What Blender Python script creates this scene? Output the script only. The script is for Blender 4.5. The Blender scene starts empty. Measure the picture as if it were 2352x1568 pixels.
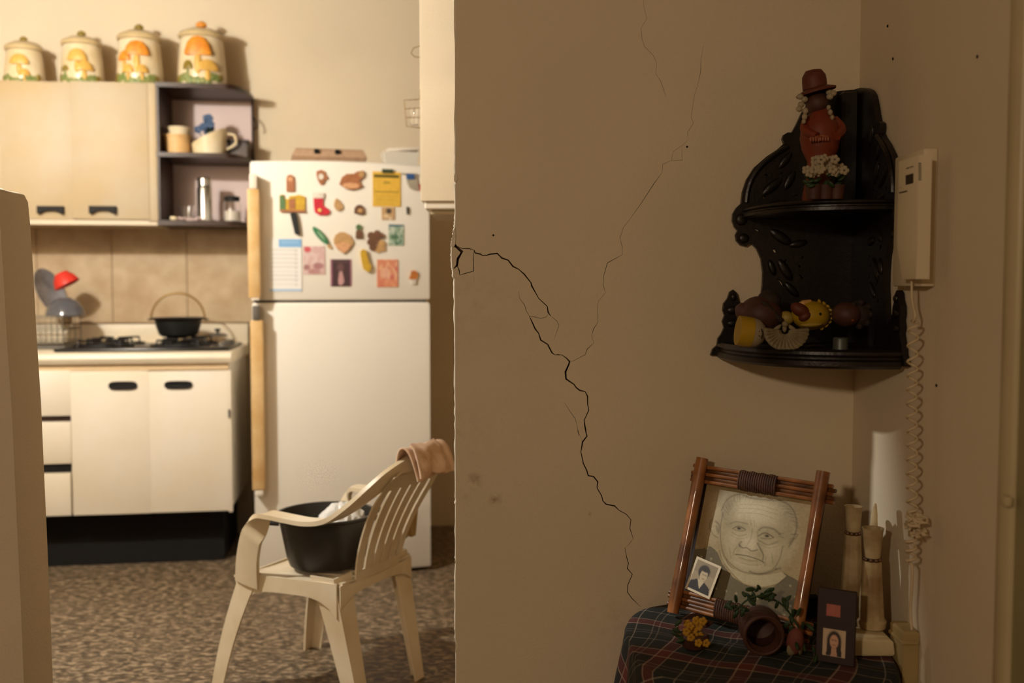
import bpy, bmesh, math, random
import numpy as np
from mathutils import Vector, Matrix, Euler
from mathutils.geometry import delaunay_2d_cdt
random.seed(7); rng = np.random.default_rng(7)
scene = bpy.context.scene
col = scene.collection
R = math.radians

# ------------------------------------------------------------------ camera, world, lamps, exposure
F = 2287.0; CAM_H = 1.22; PITCH = R(3.2)
cam = bpy.data.cameras.new('camera'); cam_o = bpy.data.objects.new('camera', cam); col.objects.link(cam_o)
cam.sensor_width = 36.0; cam.lens = 36.0 * F / 2352.0; cam.clip_start = .05
cam_o.location = (0, 0, CAM_H); cam_o.rotation_euler = (R(90) - PITCH, 0, 0)
cam.dof.use_dof = True; cam.dof.focus_distance = 2.2; cam.dof.aperture_fstop = 2.2
scene.camera = cam_o
world = bpy.data.worlds.new('room_air'); scene.world = world; world.use_nodes = True
world.node_tree.nodes['Background'].inputs[0].default_value = (1.0, .68, .38, 1)
world.node_tree.nodes['Background'].inputs[1].default_value = .035
def lamp(name, loc, power, colr, radius):
    l = bpy.data.lights.new(name, 'POINT'); l.energy = power; l.color = colr; l.shadow_soft_size = radius
    o = bpy.data.objects.new(name, l); o.location = loc; col.objects.link(o); return o
lamp('kitchen_bulb', (-1.95, 2.45, 2.24), 160, (1.0, .985, .93), .035)
lamp('hall_bulb', (-1.25, -1.35, 1.95), 98, (1.0, .80, .57), .09)
vs = scene.view_settings
vs.view_transform = 'Standard'; vs.look = 'None'; vs.gamma = 1.0; vs.use_curve_mapping = False; vs.exposure = 0.0

# ------------------------------------------------------------------ helpers
def ray(px, py):
    a = (px - 1176) / F; b = (784 - py) / F; c, s = math.cos(PITCH), math.sin(PITCH)
    return Vector((a, c + b * s, -s + b * c))
CAM = Vector((0, 0, CAM_H))
class Frame:
    """a local frame: x along a wall, y into it, z up; P() measures a point of the photograph on a plane y = const"""
    def __init__(s, o, rz=0.):
        s.o = Vector(o); s.rz = rz; s.m = Matrix.Translation(s.o) @ Matrix.Rotation(rz, 4, 'Z'); s.i = s.m.inverted()
    def w(s, p): return s.m @ Vector(p)
    def P(s, px, py, y=0.):
        c = s.i @ CAM; d = s.i.to_3x3() @ ray(px, py)
        return c + d * ((y - c.y) / d.y)
    def Z(s, px, py, z):
        c = s.i @ CAM; d = s.i.to_3x3() @ ray(px, py)
        return c + d * ((z - c.z) / d.z)
    def X(s, px, py, x):
        c = s.i @ CAM; d = s.i.to_3x3() @ ray(px, py)
        return c + d * ((x - c.x) / d.x)
W = Frame((0, 0, 0))
OFF = {}
def tag(o, label=None, cat=None, group=None, kind=None):
    if label: o['label'] = label
    if cat: o['category'] = cat
    if group: o['group'] = group
    if kind: o['kind'] = kind
    return o
def thing(name, label, cat, fr, base, group=None, extra=None):
    o = bpy.data.objects.new(name, None); col.objects.link(o); o.empty_display_size = .05
    base = Vector(base)
    m = fr.m @ Matrix.Translation(base)
    if extra is not None: m = m @ extra
    o.matrix_world = m
    OFF[o.name] = base if extra is None else Vector((0, 0, 0))
    return tag(o, label, cat, group)

class MB:
    def __init__(s): s.v = []; s.f = []; s.mi = []; s.cur = 0
    def add(s, vs_, fs):
        n = len(s.v); s.v += [Vector(p) for p in vs_]
        for f in fs: s.f.append([i + n for i in f]); s.mi.append(s.cur)
        return s
    def add_bm(s, bm):
        bm.verts.ensure_lookup_table(); bm.verts.index_update()
        s.add([v.co.copy() for v in bm.verts], [[v.index for v in f.verts] for f in bm.faces]); bm.free(); return s
    def box(s, x0, x1, y0, y1, z0, z1, b=0., seg=1, m=None):
        bm = bmesh.new(); bmesh.ops.create_cube(bm, size=1.)
        for v in bm.verts: v.co = Vector(((x0 + x1) / 2 + v.co.x * (x1 - x0), (y0 + y1) / 2 + v.co.y * (y1 - y0), (z0 + z1) / 2 + v.co.z * (z1 - z0)))
        if b > 0: bmesh.ops.bevel(bm, geom=bm.edges[:] , offset=b, segments=seg, affect='EDGES', profile=.5)
        if m is not None: bmesh.ops.transform(bm, matrix=m, verts=bm.verts[:])
        return s.add_bm(bm)
    def lathe(s, prof, c=(0, 0, 0), n=24, m=None, sx=1., sy=1.):
        vs_ = []; fs = []; k = len(prof)
        for j in range(n):
            a = 2 * math.pi * j / n
            for r, z in prof: vs_.append(Vector((r * math.cos(a) * sx, r * math.sin(a) * sy, z)))
        for j in range(n):
            for i in range(k - 1):
                a0 = j * k + i; b0 = ((j + 1) % n) * k + i; fs.append([a0, b0, b0 + 1, a0 + 1])
        if m is not None: vs_ = [m @ p for p in vs_]
        return s.add([p + Vector(c) for p in vs_], fs)
    def ell(s, c, r, rot=None, n=14, k=9):
        prof = [(max(1e-5, math.sin(math.pi * i / k)), -math.cos(math.pi * i / k)) for i in range(k + 1)]
        m = Matrix.Diagonal((r[0], r[1], r[2], 1))
        if rot is not None: m = Euler(rot).to_matrix().to_4x4() @ m
        return s.lathe(prof, c, n, m)
    def tube(s, pts, r, n=8, closed=False):
        pts = [Vector(p) for p in pts]; k = len(pts)
        rr = r if isinstance(r, (list, tuple)) else [r] * k
        vs_ = []; fs = []; up = None
        for i, p in enumerate(pts):
            if closed: t = pts[(i + 1) % k] - pts[i - 1]
            else: t = pts[min(i + 1, k - 1)] - pts[max(i - 1, 0)]
            t.normalize()
            if up is None: up = Vector((0, 0, 1)) if abs(t.z) < .9 else Vector((1, 0, 0))
            a = t.cross(up); a.normalize(); b = a.cross(t); b.normalize(); up = b
            for j in range(n):
                q = 2 * math.pi * j / n; vs_.append(p + (a * math.cos(q) + b * math.sin(q)) * rr[i])
        for i in range(k if closed else k - 1):
            i2 = (i + 1) % k
            for j in range(n): fs.append([i * n + j, i * n + (j + 1) % n, i2 * n + (j + 1) % n, i2 * n + j])
        if not closed: fs += [list(range(n))[::-1], [(k - 1) * n + j for j in range(n)]]
        return s.add(vs_, fs)
    def loft(s, secs, caps=True, closed=False):
        n = len(secs[0]); vs_ = [p for q in secs for p in q]; fs = []; k = len(secs)
        for i in range(k if closed else k - 1):
            i2 = (i + 1) % k
            for j in range(n): fs.append([i * n + j, i * n + (j + 1) % n, i2 * n + (j + 1) % n, i2 * n + j])
        if caps and not closed: fs += [list(range(n))[::-1], [(k - 1) * n + j for j in range(n)]]
        return s.add(vs_, fs)
    def prism(s, poly, d, mp):
        """poly: 2-D outline, d: thickness, mp(a, b, t): 3-D point; triangulated caps"""
        n = len(poly); vs_ = [mp(a, b, 0) for a, b in poly] + [mp(a, b, d) for a, b in poly]
        fs = [[i, (i + 1) % n, n + (i + 1) % n, n + i] for i in range(n)]
        fs += [list(range(n))[::-1], [n + i for i in range(n)]]
        return s.add(vs_, fs)
    def grid(s, fn, nu, nv):
        vs_ = [fn(i / nu, j / nv) for j in range(nv + 1) for i in range(nu + 1)]
        fs = [[j * (nu + 1) + i, j * (nu + 1) + i + 1, (j + 1) * (nu + 1) + i + 1, (j + 1) * (nu + 1) + i] for j in range(nv) for i in range(nu)]
        return s.add(vs_, fs)
    def build(s, name, mt, parent=None, smooth=.6, label=None, off=None, recalc=True, solid=0.):
        me = bpy.data.meshes.new(name)
        o0 = OFF[parent.name] if parent is not None else (Vector(off) if off is not None else Vector((0, 0, 0)))
        me.from_pydata([tuple(p - o0) for p in s.v], [], s.f)
        ms = mt if isinstance(mt, (list, tuple)) else [mt]
        for m in ms: me.materials.append(m)
        if len(ms) > 1: me.polygons.foreach_set('material_index', s.mi)
        if recalc:
            bm = bmesh.new(); bm.from_mesh(me); bmesh.ops.recalc_face_normals(bm, faces=bm.faces[:])
            ng = [f for f in bm.faces if len(f.verts) > 4]
            if ng: bmesh.ops.triangulate(bm, faces=ng)
            bm.to_mesh(me); bm.free()
        if smooth:
            me.polygons.foreach_set('use_smooth', [True] * len(me.polygons)); me.set_sharp_from_angle(angle=smooth)
        o = bpy.data.objects.new(name, me); col.objects.link(o)
        if solid:
            md = o.modifiers.new('thickness', 'SOLIDIFY'); md.thickness = solid; md.offset = 0
        if parent is not None: o.parent = parent; OFF[o.name] = o0
        else: o.location = o0; OFF[o.name] = o0
        if label: o['label'] = label
        return o
def struct(name, mb, mt, label=None, smooth=.6):
    o = mb.build(name, mt, smooth=smooth); tag(o, label, None, None, 'structure'); return o

# ------------------------------------------------------------------ materials
def lin(r, g, b):
    f = lambda c: (c / 255 / 12.92) if c <= 10 else ((c / 255 + .055) / 1.055) ** 2.4
    return (f(r), f(g), f(b), 1)
def mat(name, c, rough=.6, metal=0., vary=0., scale=8., bump=0., bscale=60., c2=None, trans=0., coat=0., alpha=1., ior=1.45, det=4., lo=.35, hi=.65):
    m = bpy.data.materials.new(name); m.use_nodes = True; nt = m.node_tree; b = nt.nodes['Principled BSDF']
    b.inputs['Base Color'].default_value = c; b.inputs['Roughness'].default_value = rough; b.inputs['Metallic'].default_value = metal
    b.inputs['IOR'].default_value = ior
    b.inputs['Transmission Weight'].default_value = trans; b.inputs['Coat Weight'].default_value = coat; b.inputs['Alpha'].default_value = alpha
    tc = nt.nodes.new('ShaderNodeTexCoord')
    if vary or c2 is not None:
        n = nt.nodes.new('ShaderNodeTexNoise'); n.inputs['Scale'].default_value = scale; n.inputs['Detail'].default_value = det
        nt.links.new(tc.outputs['Object'], n.inputs['Vector'])
        r = nt.nodes.new('ShaderNodeValToRGB'); r.color_ramp.elements[0].position = lo; r.color_ramp.elements[1].position = hi
        a = c2 if c2 is not None else tuple(x * (1 - vary) for x in c[:3]) + (1,)
        r.color_ramp.elements[0].color = a; r.color_ramp.elements[1].color = c
        nt.links.new(n.outputs['Fac'], r.inputs['Fac']); nt.links.new(r.outputs['Color'], b.inputs['Base Color'])
    if bump:
        n2 = nt.nodes.new('ShaderNodeTexNoise'); n2.inputs['Scale'].default_value = bscale; n2.inputs['Detail'].default_value = 5
        nt.links.new(tc.outputs['Object'], n2.inputs['Vector'])
        bp = nt.nodes.new('ShaderNodeBump'); bp.inputs['Strength'].default_value = bump; bp.inputs['Distance'].default_value = .004
        nt.links.new(n2.outputs['Fac'], bp.inputs['Height']); nt.links.new(bp.outputs['Normal'], b.inputs['Normal'])
    return m
def print_mat(name, rough=.5):
    m = bpy.data.materials.new(name); m.use_nodes = True; nt = m.node_tree; b = nt.nodes['Principled BSDF']
    a = nt.nodes.new('ShaderNodeAttribute'); a.attribute_name = 'Col'
    nt.links.new(a.outputs['Color'], b.inputs['Base Color']); b.inputs['Roughness'].default_value = rough
    return m
CREAM = lin(224, 207, 178)
M = {}
M['wall'] = mat('cream_plaster', CREAM, .8, vary=.07, scale=2.2, bump=.25, bscale=170)
M['ceil'] = mat('ceiling_dimmed_for_bounce', lin(104, 84, 62), .8, vary=.2, scale=4)  # unseen ceiling, made dark to soak up bounced light
M['far'] = mat('wall_dimmed_for_bounce', lin(132, 108, 78), .85, vary=.1, scale=3)  # tone for unseen walls, kept dark to weaken the bounce
M['crack'] = mat('crack_dust', lin(70, 52, 36), .95)
M['bare'] = mat('bare_plaster', lin(236, 224, 200), .9, vary=.15, scale=60)
M['tile'] = mat('beige_stone_tile', lin(188, 166, 134), .5, c2=lin(164, 136, 102), scale=9, det=7, lo=.3, hi=.7)
M['grout'] = mat('tile_grout', lin(120, 92, 58), .9)
M['white'] = mat('white_enamel', lin(232, 222, 206), .4, vary=.05, scale=3)
M['doorw'] = mat('cream_painted_board', lin(234, 224, 208), .5, c2=lin(226, 212, 184), scale=2.2, lo=.3, hi=.6)
M['aged'] = mat('aged_dimmed_cream', lin(180, 165, 140), .55, c2=lin(178, 152, 108), scale=2.2, lo=.3, hi=.6)  # yellowed boards, also darkened to offset the close bulb
M['fridge'] = mat('fridge_enamel', lin(244, 238, 226), .28, vary=.03, scale=2, coat=.3)
M['black'] = mat('black_plastic', lin(10, 9, 8), .75)
M['iron'] = mat('black_cast_iron', lin(20, 20, 20), .5, vary=.3, scale=30)
M['enamelk'] = mat('black_enamel', lin(22, 22, 22), .3)
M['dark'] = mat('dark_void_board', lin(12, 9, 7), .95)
M['brownb'] = mat('brown_laminate', lin(50, 29, 19), .45, vary=.35, scale=14)
M['pink'] = mat('pinkish_panel', lin(206, 182, 176), .5, vary=.06)
M['counter'] = mat('cream_counter', lin(228, 214, 188), .4, vary=.06)
M['tan'] = mat('tan_handle', lin(220, 188, 136), .5, c2=lin(204, 164, 106), scale=12)
M['grey'] = mat('grey_plastic', lin(92, 86, 78), .5)
M['ceram'] = mat('cream_ceramic', lin(232, 216, 184), .32, c2=lin(214, 192, 148), scale=10)
M['ceramlid'] = mat('olive_cream_ceramic', lin(206, 182, 136), .4, vary=.12, scale=20)
M['orange'] = mat('orange_glaze', lin(226, 150, 50), .4, c2=lin(208, 124, 34), scale=40)
M['ochre'] = mat('ochre_glaze', lin(222, 174, 84), .4, vary=.15, scale=50)
M['olive'] = mat('olive_glaze', lin(138, 116, 40), .4, vary=.2, scale=60)
M['leafg'] = mat('green_glaze', lin(104, 122, 62), .45, c2=lin(140, 140, 84), scale=60)
M['steel'] = mat('brushed_steel', lin(190, 186, 178), .3, metal=1.)
M['glass'] = mat('clear_glass', (1, 1, 1, 1), .05, trans=1., ior=1.45)
M['greyglass'] = mat('smoky_glass', lin(150, 150, 156), .12, trans=.7)
M['red'] = mat('red_plastic', lin(206, 54, 42), .4)
M['blue'] = mat('blue_cloth', lin(66, 90, 126), .7, vary=.5, scale=60)
M['plasticw'] = mat('white_resin', lin(232, 218, 190), .38, c2=lin(214, 194, 158), scale=5)
M['rag'] = mat('pinkish_rag', lin(226, 196, 168), .9, c2=lin(196, 160, 128), scale=24, bump=.3, bscale=140)
M['rago'] = mat('olive_rag', lin(176, 150, 98), .9, vary=.2, scale=20)
M['pot'] = mat('charcoal_aluminium', lin(44, 42, 38), .42, vary=.15, scale=20)
M['bag'] = mat('thin_white_plastic', lin(226, 224, 218), .3, vary=.1, scale=30)
M['egg'] = mat('egg_carton_pulp', lin(176, 144, 116), .95, vary=.15, scale=60, bump=.4, bscale=120)
M['wood'] = mat('dark_carved_wood', lin(27, 19, 14), .38, vary=.35, scale=26, bump=.2, bscale=90)
M['terra'] = mat('terracotta', lin(122, 50, 22), .55, vary=.25, scale=40)
M['terrad'] = mat('dark_terracotta', lin(78, 46, 32), .6, vary=.3, scale=40)
M['hat'] = mat('russet_clay', lin(100, 46, 30), .6, vary=.2, scale=40)
M['petal'] = mat('off_white_petal', lin(164, 148, 120), .6, vary=.15, scale=80)
M['leaf'] = mat('dark_leaf', lin(44, 66, 30), .6, vary=.3, scale=60)
M['yellow'] = mat('yellow_glaze', lin(172, 138, 26), .45, vary=.1, scale=50)
M['hair'] = mat('dark_clay', lin(50, 36, 26), .8, vary=.3, scale=90, bump=.5, bscale=200)
M['shell'] = mat('pale_shell', lin(136, 122, 92), .7, vary=.25, scale=60, bump=.4, bscale=160)
M['tin'] = mat('dull_tin', lin(86, 90, 86), .45, metal=.6)
M['phone'] = mat('ivory_plastic', lin(220, 204, 172), .4, vary=.04)
M['cord'] = mat('ivory_cord', lin(206, 186, 150), .45)
M['bamboo'] = mat('varnished_cane', lin(164, 104, 54), .42, c2=lin(96, 56, 26), scale=11, lo=.38, hi=.6, coat=.3)
M['bambood'] = mat('dark_cane', lin(120, 78, 42), .4, c2=lin(64, 40, 22), scale=20)
M['wrap'] = mat('brown_wrapping', lin(78, 46, 26), .7, vary=.4, scale=60)
M['whitewash'] = mat('whitewashed_wood', lin(196, 174, 132), .7, c2=lin(146, 118, 78), scale=16, bump=.3, bscale=80)
M['plasterb'] = mat('pale_plaster', lin(216, 196, 152), .85, vary=.15, scale=20, bump=.3)
M['card'] = mat('brown_leatherette', lin(46, 26, 19), .55, vary=.15, scale=60)
M['stamp'] = mat('pink_stamp', lin(176, 100, 86), .7, vary=.15, scale=90)
M['trim'] = mat('trim_paint', lin(196, 178, 138), .35, vary=.08)
M['postp'] = mat('pale_post_paint', lin(172, 148, 98), .6, vary=.15, scale=12)
M['yfl'] = mat('yellow_flower', lin(190, 140, 30), .7, vary=.2, scale=90)
M['print'] = print_mat('printed_card', .45)
M['drawing'] = print_mat('pencil_paper', .35)

def floor_mat():
    m = bpy.data.materials.new('speckled_terrazzo'); m.use_nodes = True; nt = m.node_tree; b = nt.nodes['Principled BSDF']
    tc = nt.nodes.new('ShaderNodeTexCoord')
    n = nt.nodes.new('ShaderNodeTexNoise'); n.inputs['Scale'].default_value = 46; n.inputs['Detail'].default_value = 3; n.inputs['Distortion'].default_value = .6
    mp = nt.nodes.new('ShaderNodeMapping'); mp.inputs['Rotation'].default_value = (0, 0, R(25)); mp.inputs['Scale'].default_value = (.75, 1.2, 1)
    nt.links.new(tc.outputs['Object'], mp.inputs['Vector']); nt.links.new(mp.outputs['Vector'], n.inputs['Vector'])
    r = nt.nodes.new('ShaderNodeValToRGB'); e = r.color_ramp.elements
    e[0].position = .34; e[0].color = lin(66, 52, 36); e[1].position = .66; e[1].color = lin(160, 140, 112)
    k = e.new(.5); k.color = lin(100, 83, 62)
    nt.links.new(n.outputs['Fac'], r.inputs['Fac']); nt.links.new(r.outputs['Color'], b.inputs['Base Color'])
    b.inputs['Roughness'].default_value = .55
    return m
M['floor'] = floor_mat()
def tartan_mat():
    m = bpy.data.materials.new('tartan_cloth'); m.use_nodes = True; nt = m.node_tree; b = nt.nodes['Principled BSDF']
    b.inputs['Roughness'].default_value = .95
    at = nt.nodes.new('ShaderNodeAttribute'); at.attribute_name = 'weave'
    sp = nt.nodes.new('ShaderNodeSeparateXYZ'); nt.links.new(at.outputs['Vector'], sp.inputs[0])
    def mth(op, a, bb=None, c=None):
        n = nt.nodes.new('ShaderNodeMath'); n.operation = op
        for i, v in enumerate((a, bb, c)):
            if v is None: continue
            if isinstance(v, (int, float)): n.inputs[i].default_value = v
            else: nt.links.new(v, n.inputs[i])
        return n.outputs[0]
    def mix(fac, c1, c2):
        n = nt.nodes.new('ShaderNodeMix'); n.data_type = 'RGBA'
        nt.links.new(fac, n.inputs['Factor'])
        for k, v in (('A', c1), ('B', c2)):
            i = [x for x in n.inputs if x.name == k and x.type == 'RGBA'][0]
            if isinstance(v, tuple): i.default_value = v
            else: nt.links.new(v, i)
        return [x for x in n.outputs if x.type == 'RGBA'][0]
    us = [mth('FRACT', mth('DIVIDE', sp.outputs[i], .15)) for i in (0, 1)]
    c = lin(36, 33, 27)
    def band(k, ctr, w): return mth('COMPARE', us[k], ctr, w)
    c1 = mix(mth('MULTIPLY', band(0, .5, .2), .55), c, lin(26, 33, 28)); c1 = mix(mth('MULTIPLY', band(1, .5, .2), .55), c1, lin(26, 33, 28))
    c1 = mix(mth('MULTIPLY', band(0, .1, .1), .32), c1, lin(128, 50, 40)); c1 = mix(mth('MULTIPLY', band(1, .1, .1), .32), c1, lin(128, 50, 40))
    for ctr, w, st in ((.02, .009, .36), (.2, .009, .3), (.5, .008, .28), (.72, .007, .18), (.8, .007, .18)):
        for k in (0, 1): c1 = mix(mth('MULTIPLY', band(k, ctr, w), st), c1, lin(196, 180, 158))
    nt.links.new(c1, b.inputs['Base Color'])
    return m
M['tartan'] = tartan_mat()

# ------------------------------------------------------------------ flat prints (colour per vertex on a fine card)
class Canvas:
    def __init__(s, nx, ny, bg):
        s.nx, s.ny = nx, ny; s.a = np.zeros((ny, nx, 3)); s.a[:] = np.array(bg[:3])
        s.X, s.Y = np.meshgrid((np.arange(nx)) / (nx - 1), (np.arange(ny)) / (ny - 1))
    def mixm(s, m, c, k=1.): m = np.clip(m * k, 0, 1)[..., None]; s.a = s.a * (1 - m) + np.array(c[:3]) * m
    def ell(s, cx, cy, rx, ry, c, k=1., soft=.25, rot=0.):
        dx, dy = s.X - cx, s.Y - cy; ca, sa = math.cos(rot), math.sin(rot)
        d = np.sqrt(((dx * ca + dy * sa) / rx) ** 2 + ((-dx * sa + dy * ca) / ry) ** 2)
        s.mixm(np.clip((1 + soft - d) / (2 * soft + 1e-6), 0, 1), c, k)
    def rect(s, x0, y0, x1, y1, c, k=1.): s.mixm(((s.X >= x0) & (s.X <= x1) & (s.Y >= y0) & (s.Y <= y1)).astype(float), c, k)
    def poly(s, pts, c, k=1.):
        ins = np.zeros(s.X.shape, bool); n = len(pts)
        for i in range(n):
            (x1, y1), (x2, y2) = pts[i], pts[(i + 1) % n]
            if y1 == y2: continue
            cr = ((s.Y < y1) != (s.Y < y2)) & (s.X < (x2 - x1) * (s.Y - y1) / (y2 - y1) + x1); ins ^= cr
        s.mixm(ins.astype(float), c, k)
    def stroke(s, pts, w, c, k=1.):
        best = np.full(s.X.shape, 9.)
        for (x1, y1), (x2, y2) in zip(pts[:-1], pts[1:]):
            dx, dy = x2 - x1, y2 - y1; L = dx * dx + dy * dy + 1e-9
            t = np.clip(((s.X - x1) * dx + (s.Y - y1) * dy) / L, 0, 1)
            best = np.minimum(best, np.hypot(s.X - x1 - t * dx, s.Y - y1 - t * dy))
        s.mixm(np.exp(-(best / w) ** 2), c, k)
    def noise(s, cells, amp, colr=None):
        g = rng.random((cells + 2, cells + 2)); fx = s.X * cells; fy = s.Y * cells
        ix = fx.astype(int); iy = fy.astype(int); tx = fx - ix; ty = fy - iy
        v = g[iy, ix] * (1 - tx) * (1 - ty) + g[iy, ix + 1] * tx * (1 - ty) + g[iy + 1, ix] * (1 - tx) * ty + g[iy + 1, ix + 1] * tx * ty
        if colr is None: s.a *= (1 + amp * (v - .5))[..., None]
        else: s.mixm(np.clip((v - .5) * 4, 0, 1), colr, amp)
def card_mesh(cv, w, h, d, name, mt, parent=None, org=(0, 0, 0), y0=0.):
    """slab in local x (right), z (up); the face looks to -y"""
    nx, ny = cv.nx, cv.ny; mb = MB(); o = Vector(org)
    vs_ = [o + Vector((w * i / (nx - 1), y0 - d, h * (1 - j / (ny - 1)))) for j in range(ny) for i in range(nx)]
    fs = [[j * nx + i, (j + 1) * nx + i, (j + 1) * nx + i + 1, j * nx + i + 1] for j in range(ny - 1) for i in range(nx - 1)]
    n = len(vs_)
    bk = [o + Vector(p) for p in ((0, y0, h), (w, y0, h), (w, y0, 0), (0, y0, 0))]
    c4 = [0, nx - 1, ny * nx - 1, (ny - 1) * nx]
    top = list(range(nx)); bot = [(ny - 1) * nx + i for i in range(nx)]; lef = [j * nx for j in range(ny)]; rig = [j * nx + nx - 1 for j in range(ny)]
    fs += [[n, n + 1] + top[::-1], [n + 3] + bot + [n + 2], [n] + lef + [n + 3], [n + 1, n + 2] + rig[::-1], [n, n + 3, n + 2, n + 1]]
    mb.add(vs_ + bk, fs)
    o_ = mb.build(name, mt, parent, smooth=0, recalc=False)
    at = o_.data.color_attributes.new('Col', 'FLOAT_COLOR', 'POINT')
    cc = np.ones((n + 4, 4)); cc[:n, :3] = cv.a.reshape(-1, 3); cc[n:, :3] = cv.a[[0, 0, -1, -1], [0, -1, -1, 0]]
    at.data.foreach_set('color', cc.ravel())
    return o_
def cut_sheet(outline, holes):
    """triangles of an outline, split into those outside and those inside the hole polygons"""
    vs_ = []; faces = []
    for p in [outline] + holes:
        a = sum(p[i][0] * p[(i + 1) % len(p)][1] - p[(i + 1) % len(p)][0] * p[i][1] for i in range(len(p)))
        q = p if a > 0 else p[::-1]
        faces.append(list(range(len(vs_), len(vs_) + len(q)))); vs_ += [Vector(x) for x in q]
    v, e, f, ov, oe, of = delaunay_2d_cdt(vs_, [], faces, 1, 1e-6)
    keep = [t for t, o in zip(f, of) if 0 in o and len(o) == 1]; cut = [t for t, o in zip(f, of) if 0 in o and len(o) > 1]
    return v, keep, cut
def cut_solid(mb, outline, holes, mp, d, floor=None, mfloor=0):
    """sheet mp(a, b, 0) with holes; hole sides go in by d; floor closes the holes; returns"""
    v, keep, cut = cut_sheet(outline, holes)
    def edges(fs):
        s = {}
        for t in fs:
            for i in range(len(t)): a, b = t[i], t[(i + 1) % len(t)]; s[(a, b)] = 1
        return s
    mb.cur = 0; mb.add([mp(p.x, p.y, 0) for p in v], [list(t) for t in keep])
    ek = edges(keep); bd = [(a, b) for (a, b) in ek if (b, a) not in ek]
    idx = {}; vs_ = []
    for a, b in bd:
        for i in (a, b):
            if i not in idx: idx[i] = len(vs_); vs_ += [mp(v[i].x, v[i].y, 0), mp(v[i].x, v[i].y, d)]
    mb.cur = mfloor
    mb.add(vs_, [[idx[a], idx[b], idx[b] + 1, idx[a] + 1] for a, b in bd])
    if floor is not None: mb.add([mp(p.x, p.y, d) for p in v], [list(t) for t in cut])
    else: mb.cur = 0; mb.add([mp(p.x, p.y, d) for p in v], [list(t)[::-1] for t in keep])
    mb.cur = 0
def strip(pts, w):
    """polyline -> polygons, one quad per segment with shared mitres"""
    n = len(pts); ws = w if isinstance(w, list) else [w] * n; L = []; Rr = []
    for i in range(n):
        a = Vector(pts[max(i - 1, 0)]); b = Vector(pts[min(i + 1, n - 1)]); t = (b - a); t.normalize() ; q = Vector((-t.y, t.x))
        p = Vector(pts[i]); L.append(p + q * ws[i] / 2); Rr.append(p - q * ws[i] / 2)
    return [[tuple(L[i]), tuple(Rr[i]), tuple(Rr[i + 1]), tuple(L[i + 1])] for i in range(n - 1)]
def smooth_path(pts, n=6, closed=False):
    pts = [Vector(p) for p in pts]; k = len(pts); out = []
    for i in range(k if closed else k - 1):
        p1, p2 = pts[i], pts[(i + 1) % k]
        p0 = pts[i - 1] if (closed or i > 0) else p1; p3 = pts[(i + 2) % k] if (closed or i < k - 2) else p2
        for j in range(n):
            t = j / n
            out.append(.5 * ((2 * p1) + (p2 - p0) * t + (2 * p0 - 5 * p1 + 4 * p2 - p3) * t * t + (3 * p1 - p0 - 3 * p2 + p3) * t ** 3))
    if not closed: out.append(pts[-1])
    return out
#==PART2==
# ------------------------------------------------------------------ the setting
XR = .758; YW = 2.2; CEIL = 2.7
K = Frame((-1.686, 4.814, 0), R(8))
struct('floor', MB().box(-3.4, 1.2, -2.7, 6.0, -.1, 0), M['floor'])
struct('ceiling', MB().box(-3.4, 1.2, -2.7, 6.0, CEIL, CEIL + .1), M['ceil'])
mb = MB().box(-1.9, 2.4, .012, .15, 0, CEIL)
mb.v = [K.w(p) for p in mb.v]
wall_back = struct('wall_back', mb, M['wall'], 'cream kitchen back wall with stone tiles over the counter')
# stone tiles between counter and wall cupboards, each its own piece, over a strip of grout
zt0 = K.P(300, 741, 0).z; zt1 = 1.52
xs = [K.P(px, 640, 0).x for px in (-86, 86, 258, 430, 602)]
mb = MB().box(xs[0], xs[-1], .0005, .0125, zt0 - .004, zt1)
mb.v = [K.w(p) for p in mb.v]; mb.build('grout_bed', M['grout'], wall_back)
for i in range(4):
    mb = MB().box(xs[i] + .0015, xs[i + 1] - .0015, -.004, .006, zt0, zt1, .001)
    mb.v = [K.w(p) for p in mb.v]; mb.build('tile', M['tile'], wall_back)
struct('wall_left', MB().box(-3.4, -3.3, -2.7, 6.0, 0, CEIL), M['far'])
struct('wall_kitchen_right', MB().box(.6, .7, 2.34, 6.0, 0, CEIL), mat('bounce_toned_buff', lin(186, 162, 126), .85, vary=.1, scale=3))  # unseen wall, mid tone set to balance light bounced onto jamb and recess
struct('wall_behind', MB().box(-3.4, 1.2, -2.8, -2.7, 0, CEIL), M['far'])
struct('wall_header', MB().box(-1.44, -.1245, YW + .002, YW + .14, 1.905, CEIL), M['wall'])
struct('wall_partition_left', MB().box(-3.3, -1.44, YW, YW + .14, 0, CEIL), M['wall'])
# low broken jamb on the far side of the opening
ol = [(-1.4395, 0), (-1.098, 0), (-1.104, .5), (-1.112, .95), (-1.118, 1.1), (-1.122, 1.25), (-1.126, 1.36), (-1.130, 1.415), (-1.138, 1.432), (-1.152, 1.437), (-1.175, 1.438), (-1.19, 1.447), (-1.22, 1.452), (-1.26, 1.452), (-1.30, 1.458), (-1.4395, 1.458)]
mb = MB().prism(ol, .138, lambda a, b, t: Vector((a, YW + .001 + t, b)))
struct('wall_low_jamb', mb, M['wall'], 'low broken plaster jamb beside the kitchen doorway', smooth=.9)

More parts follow.
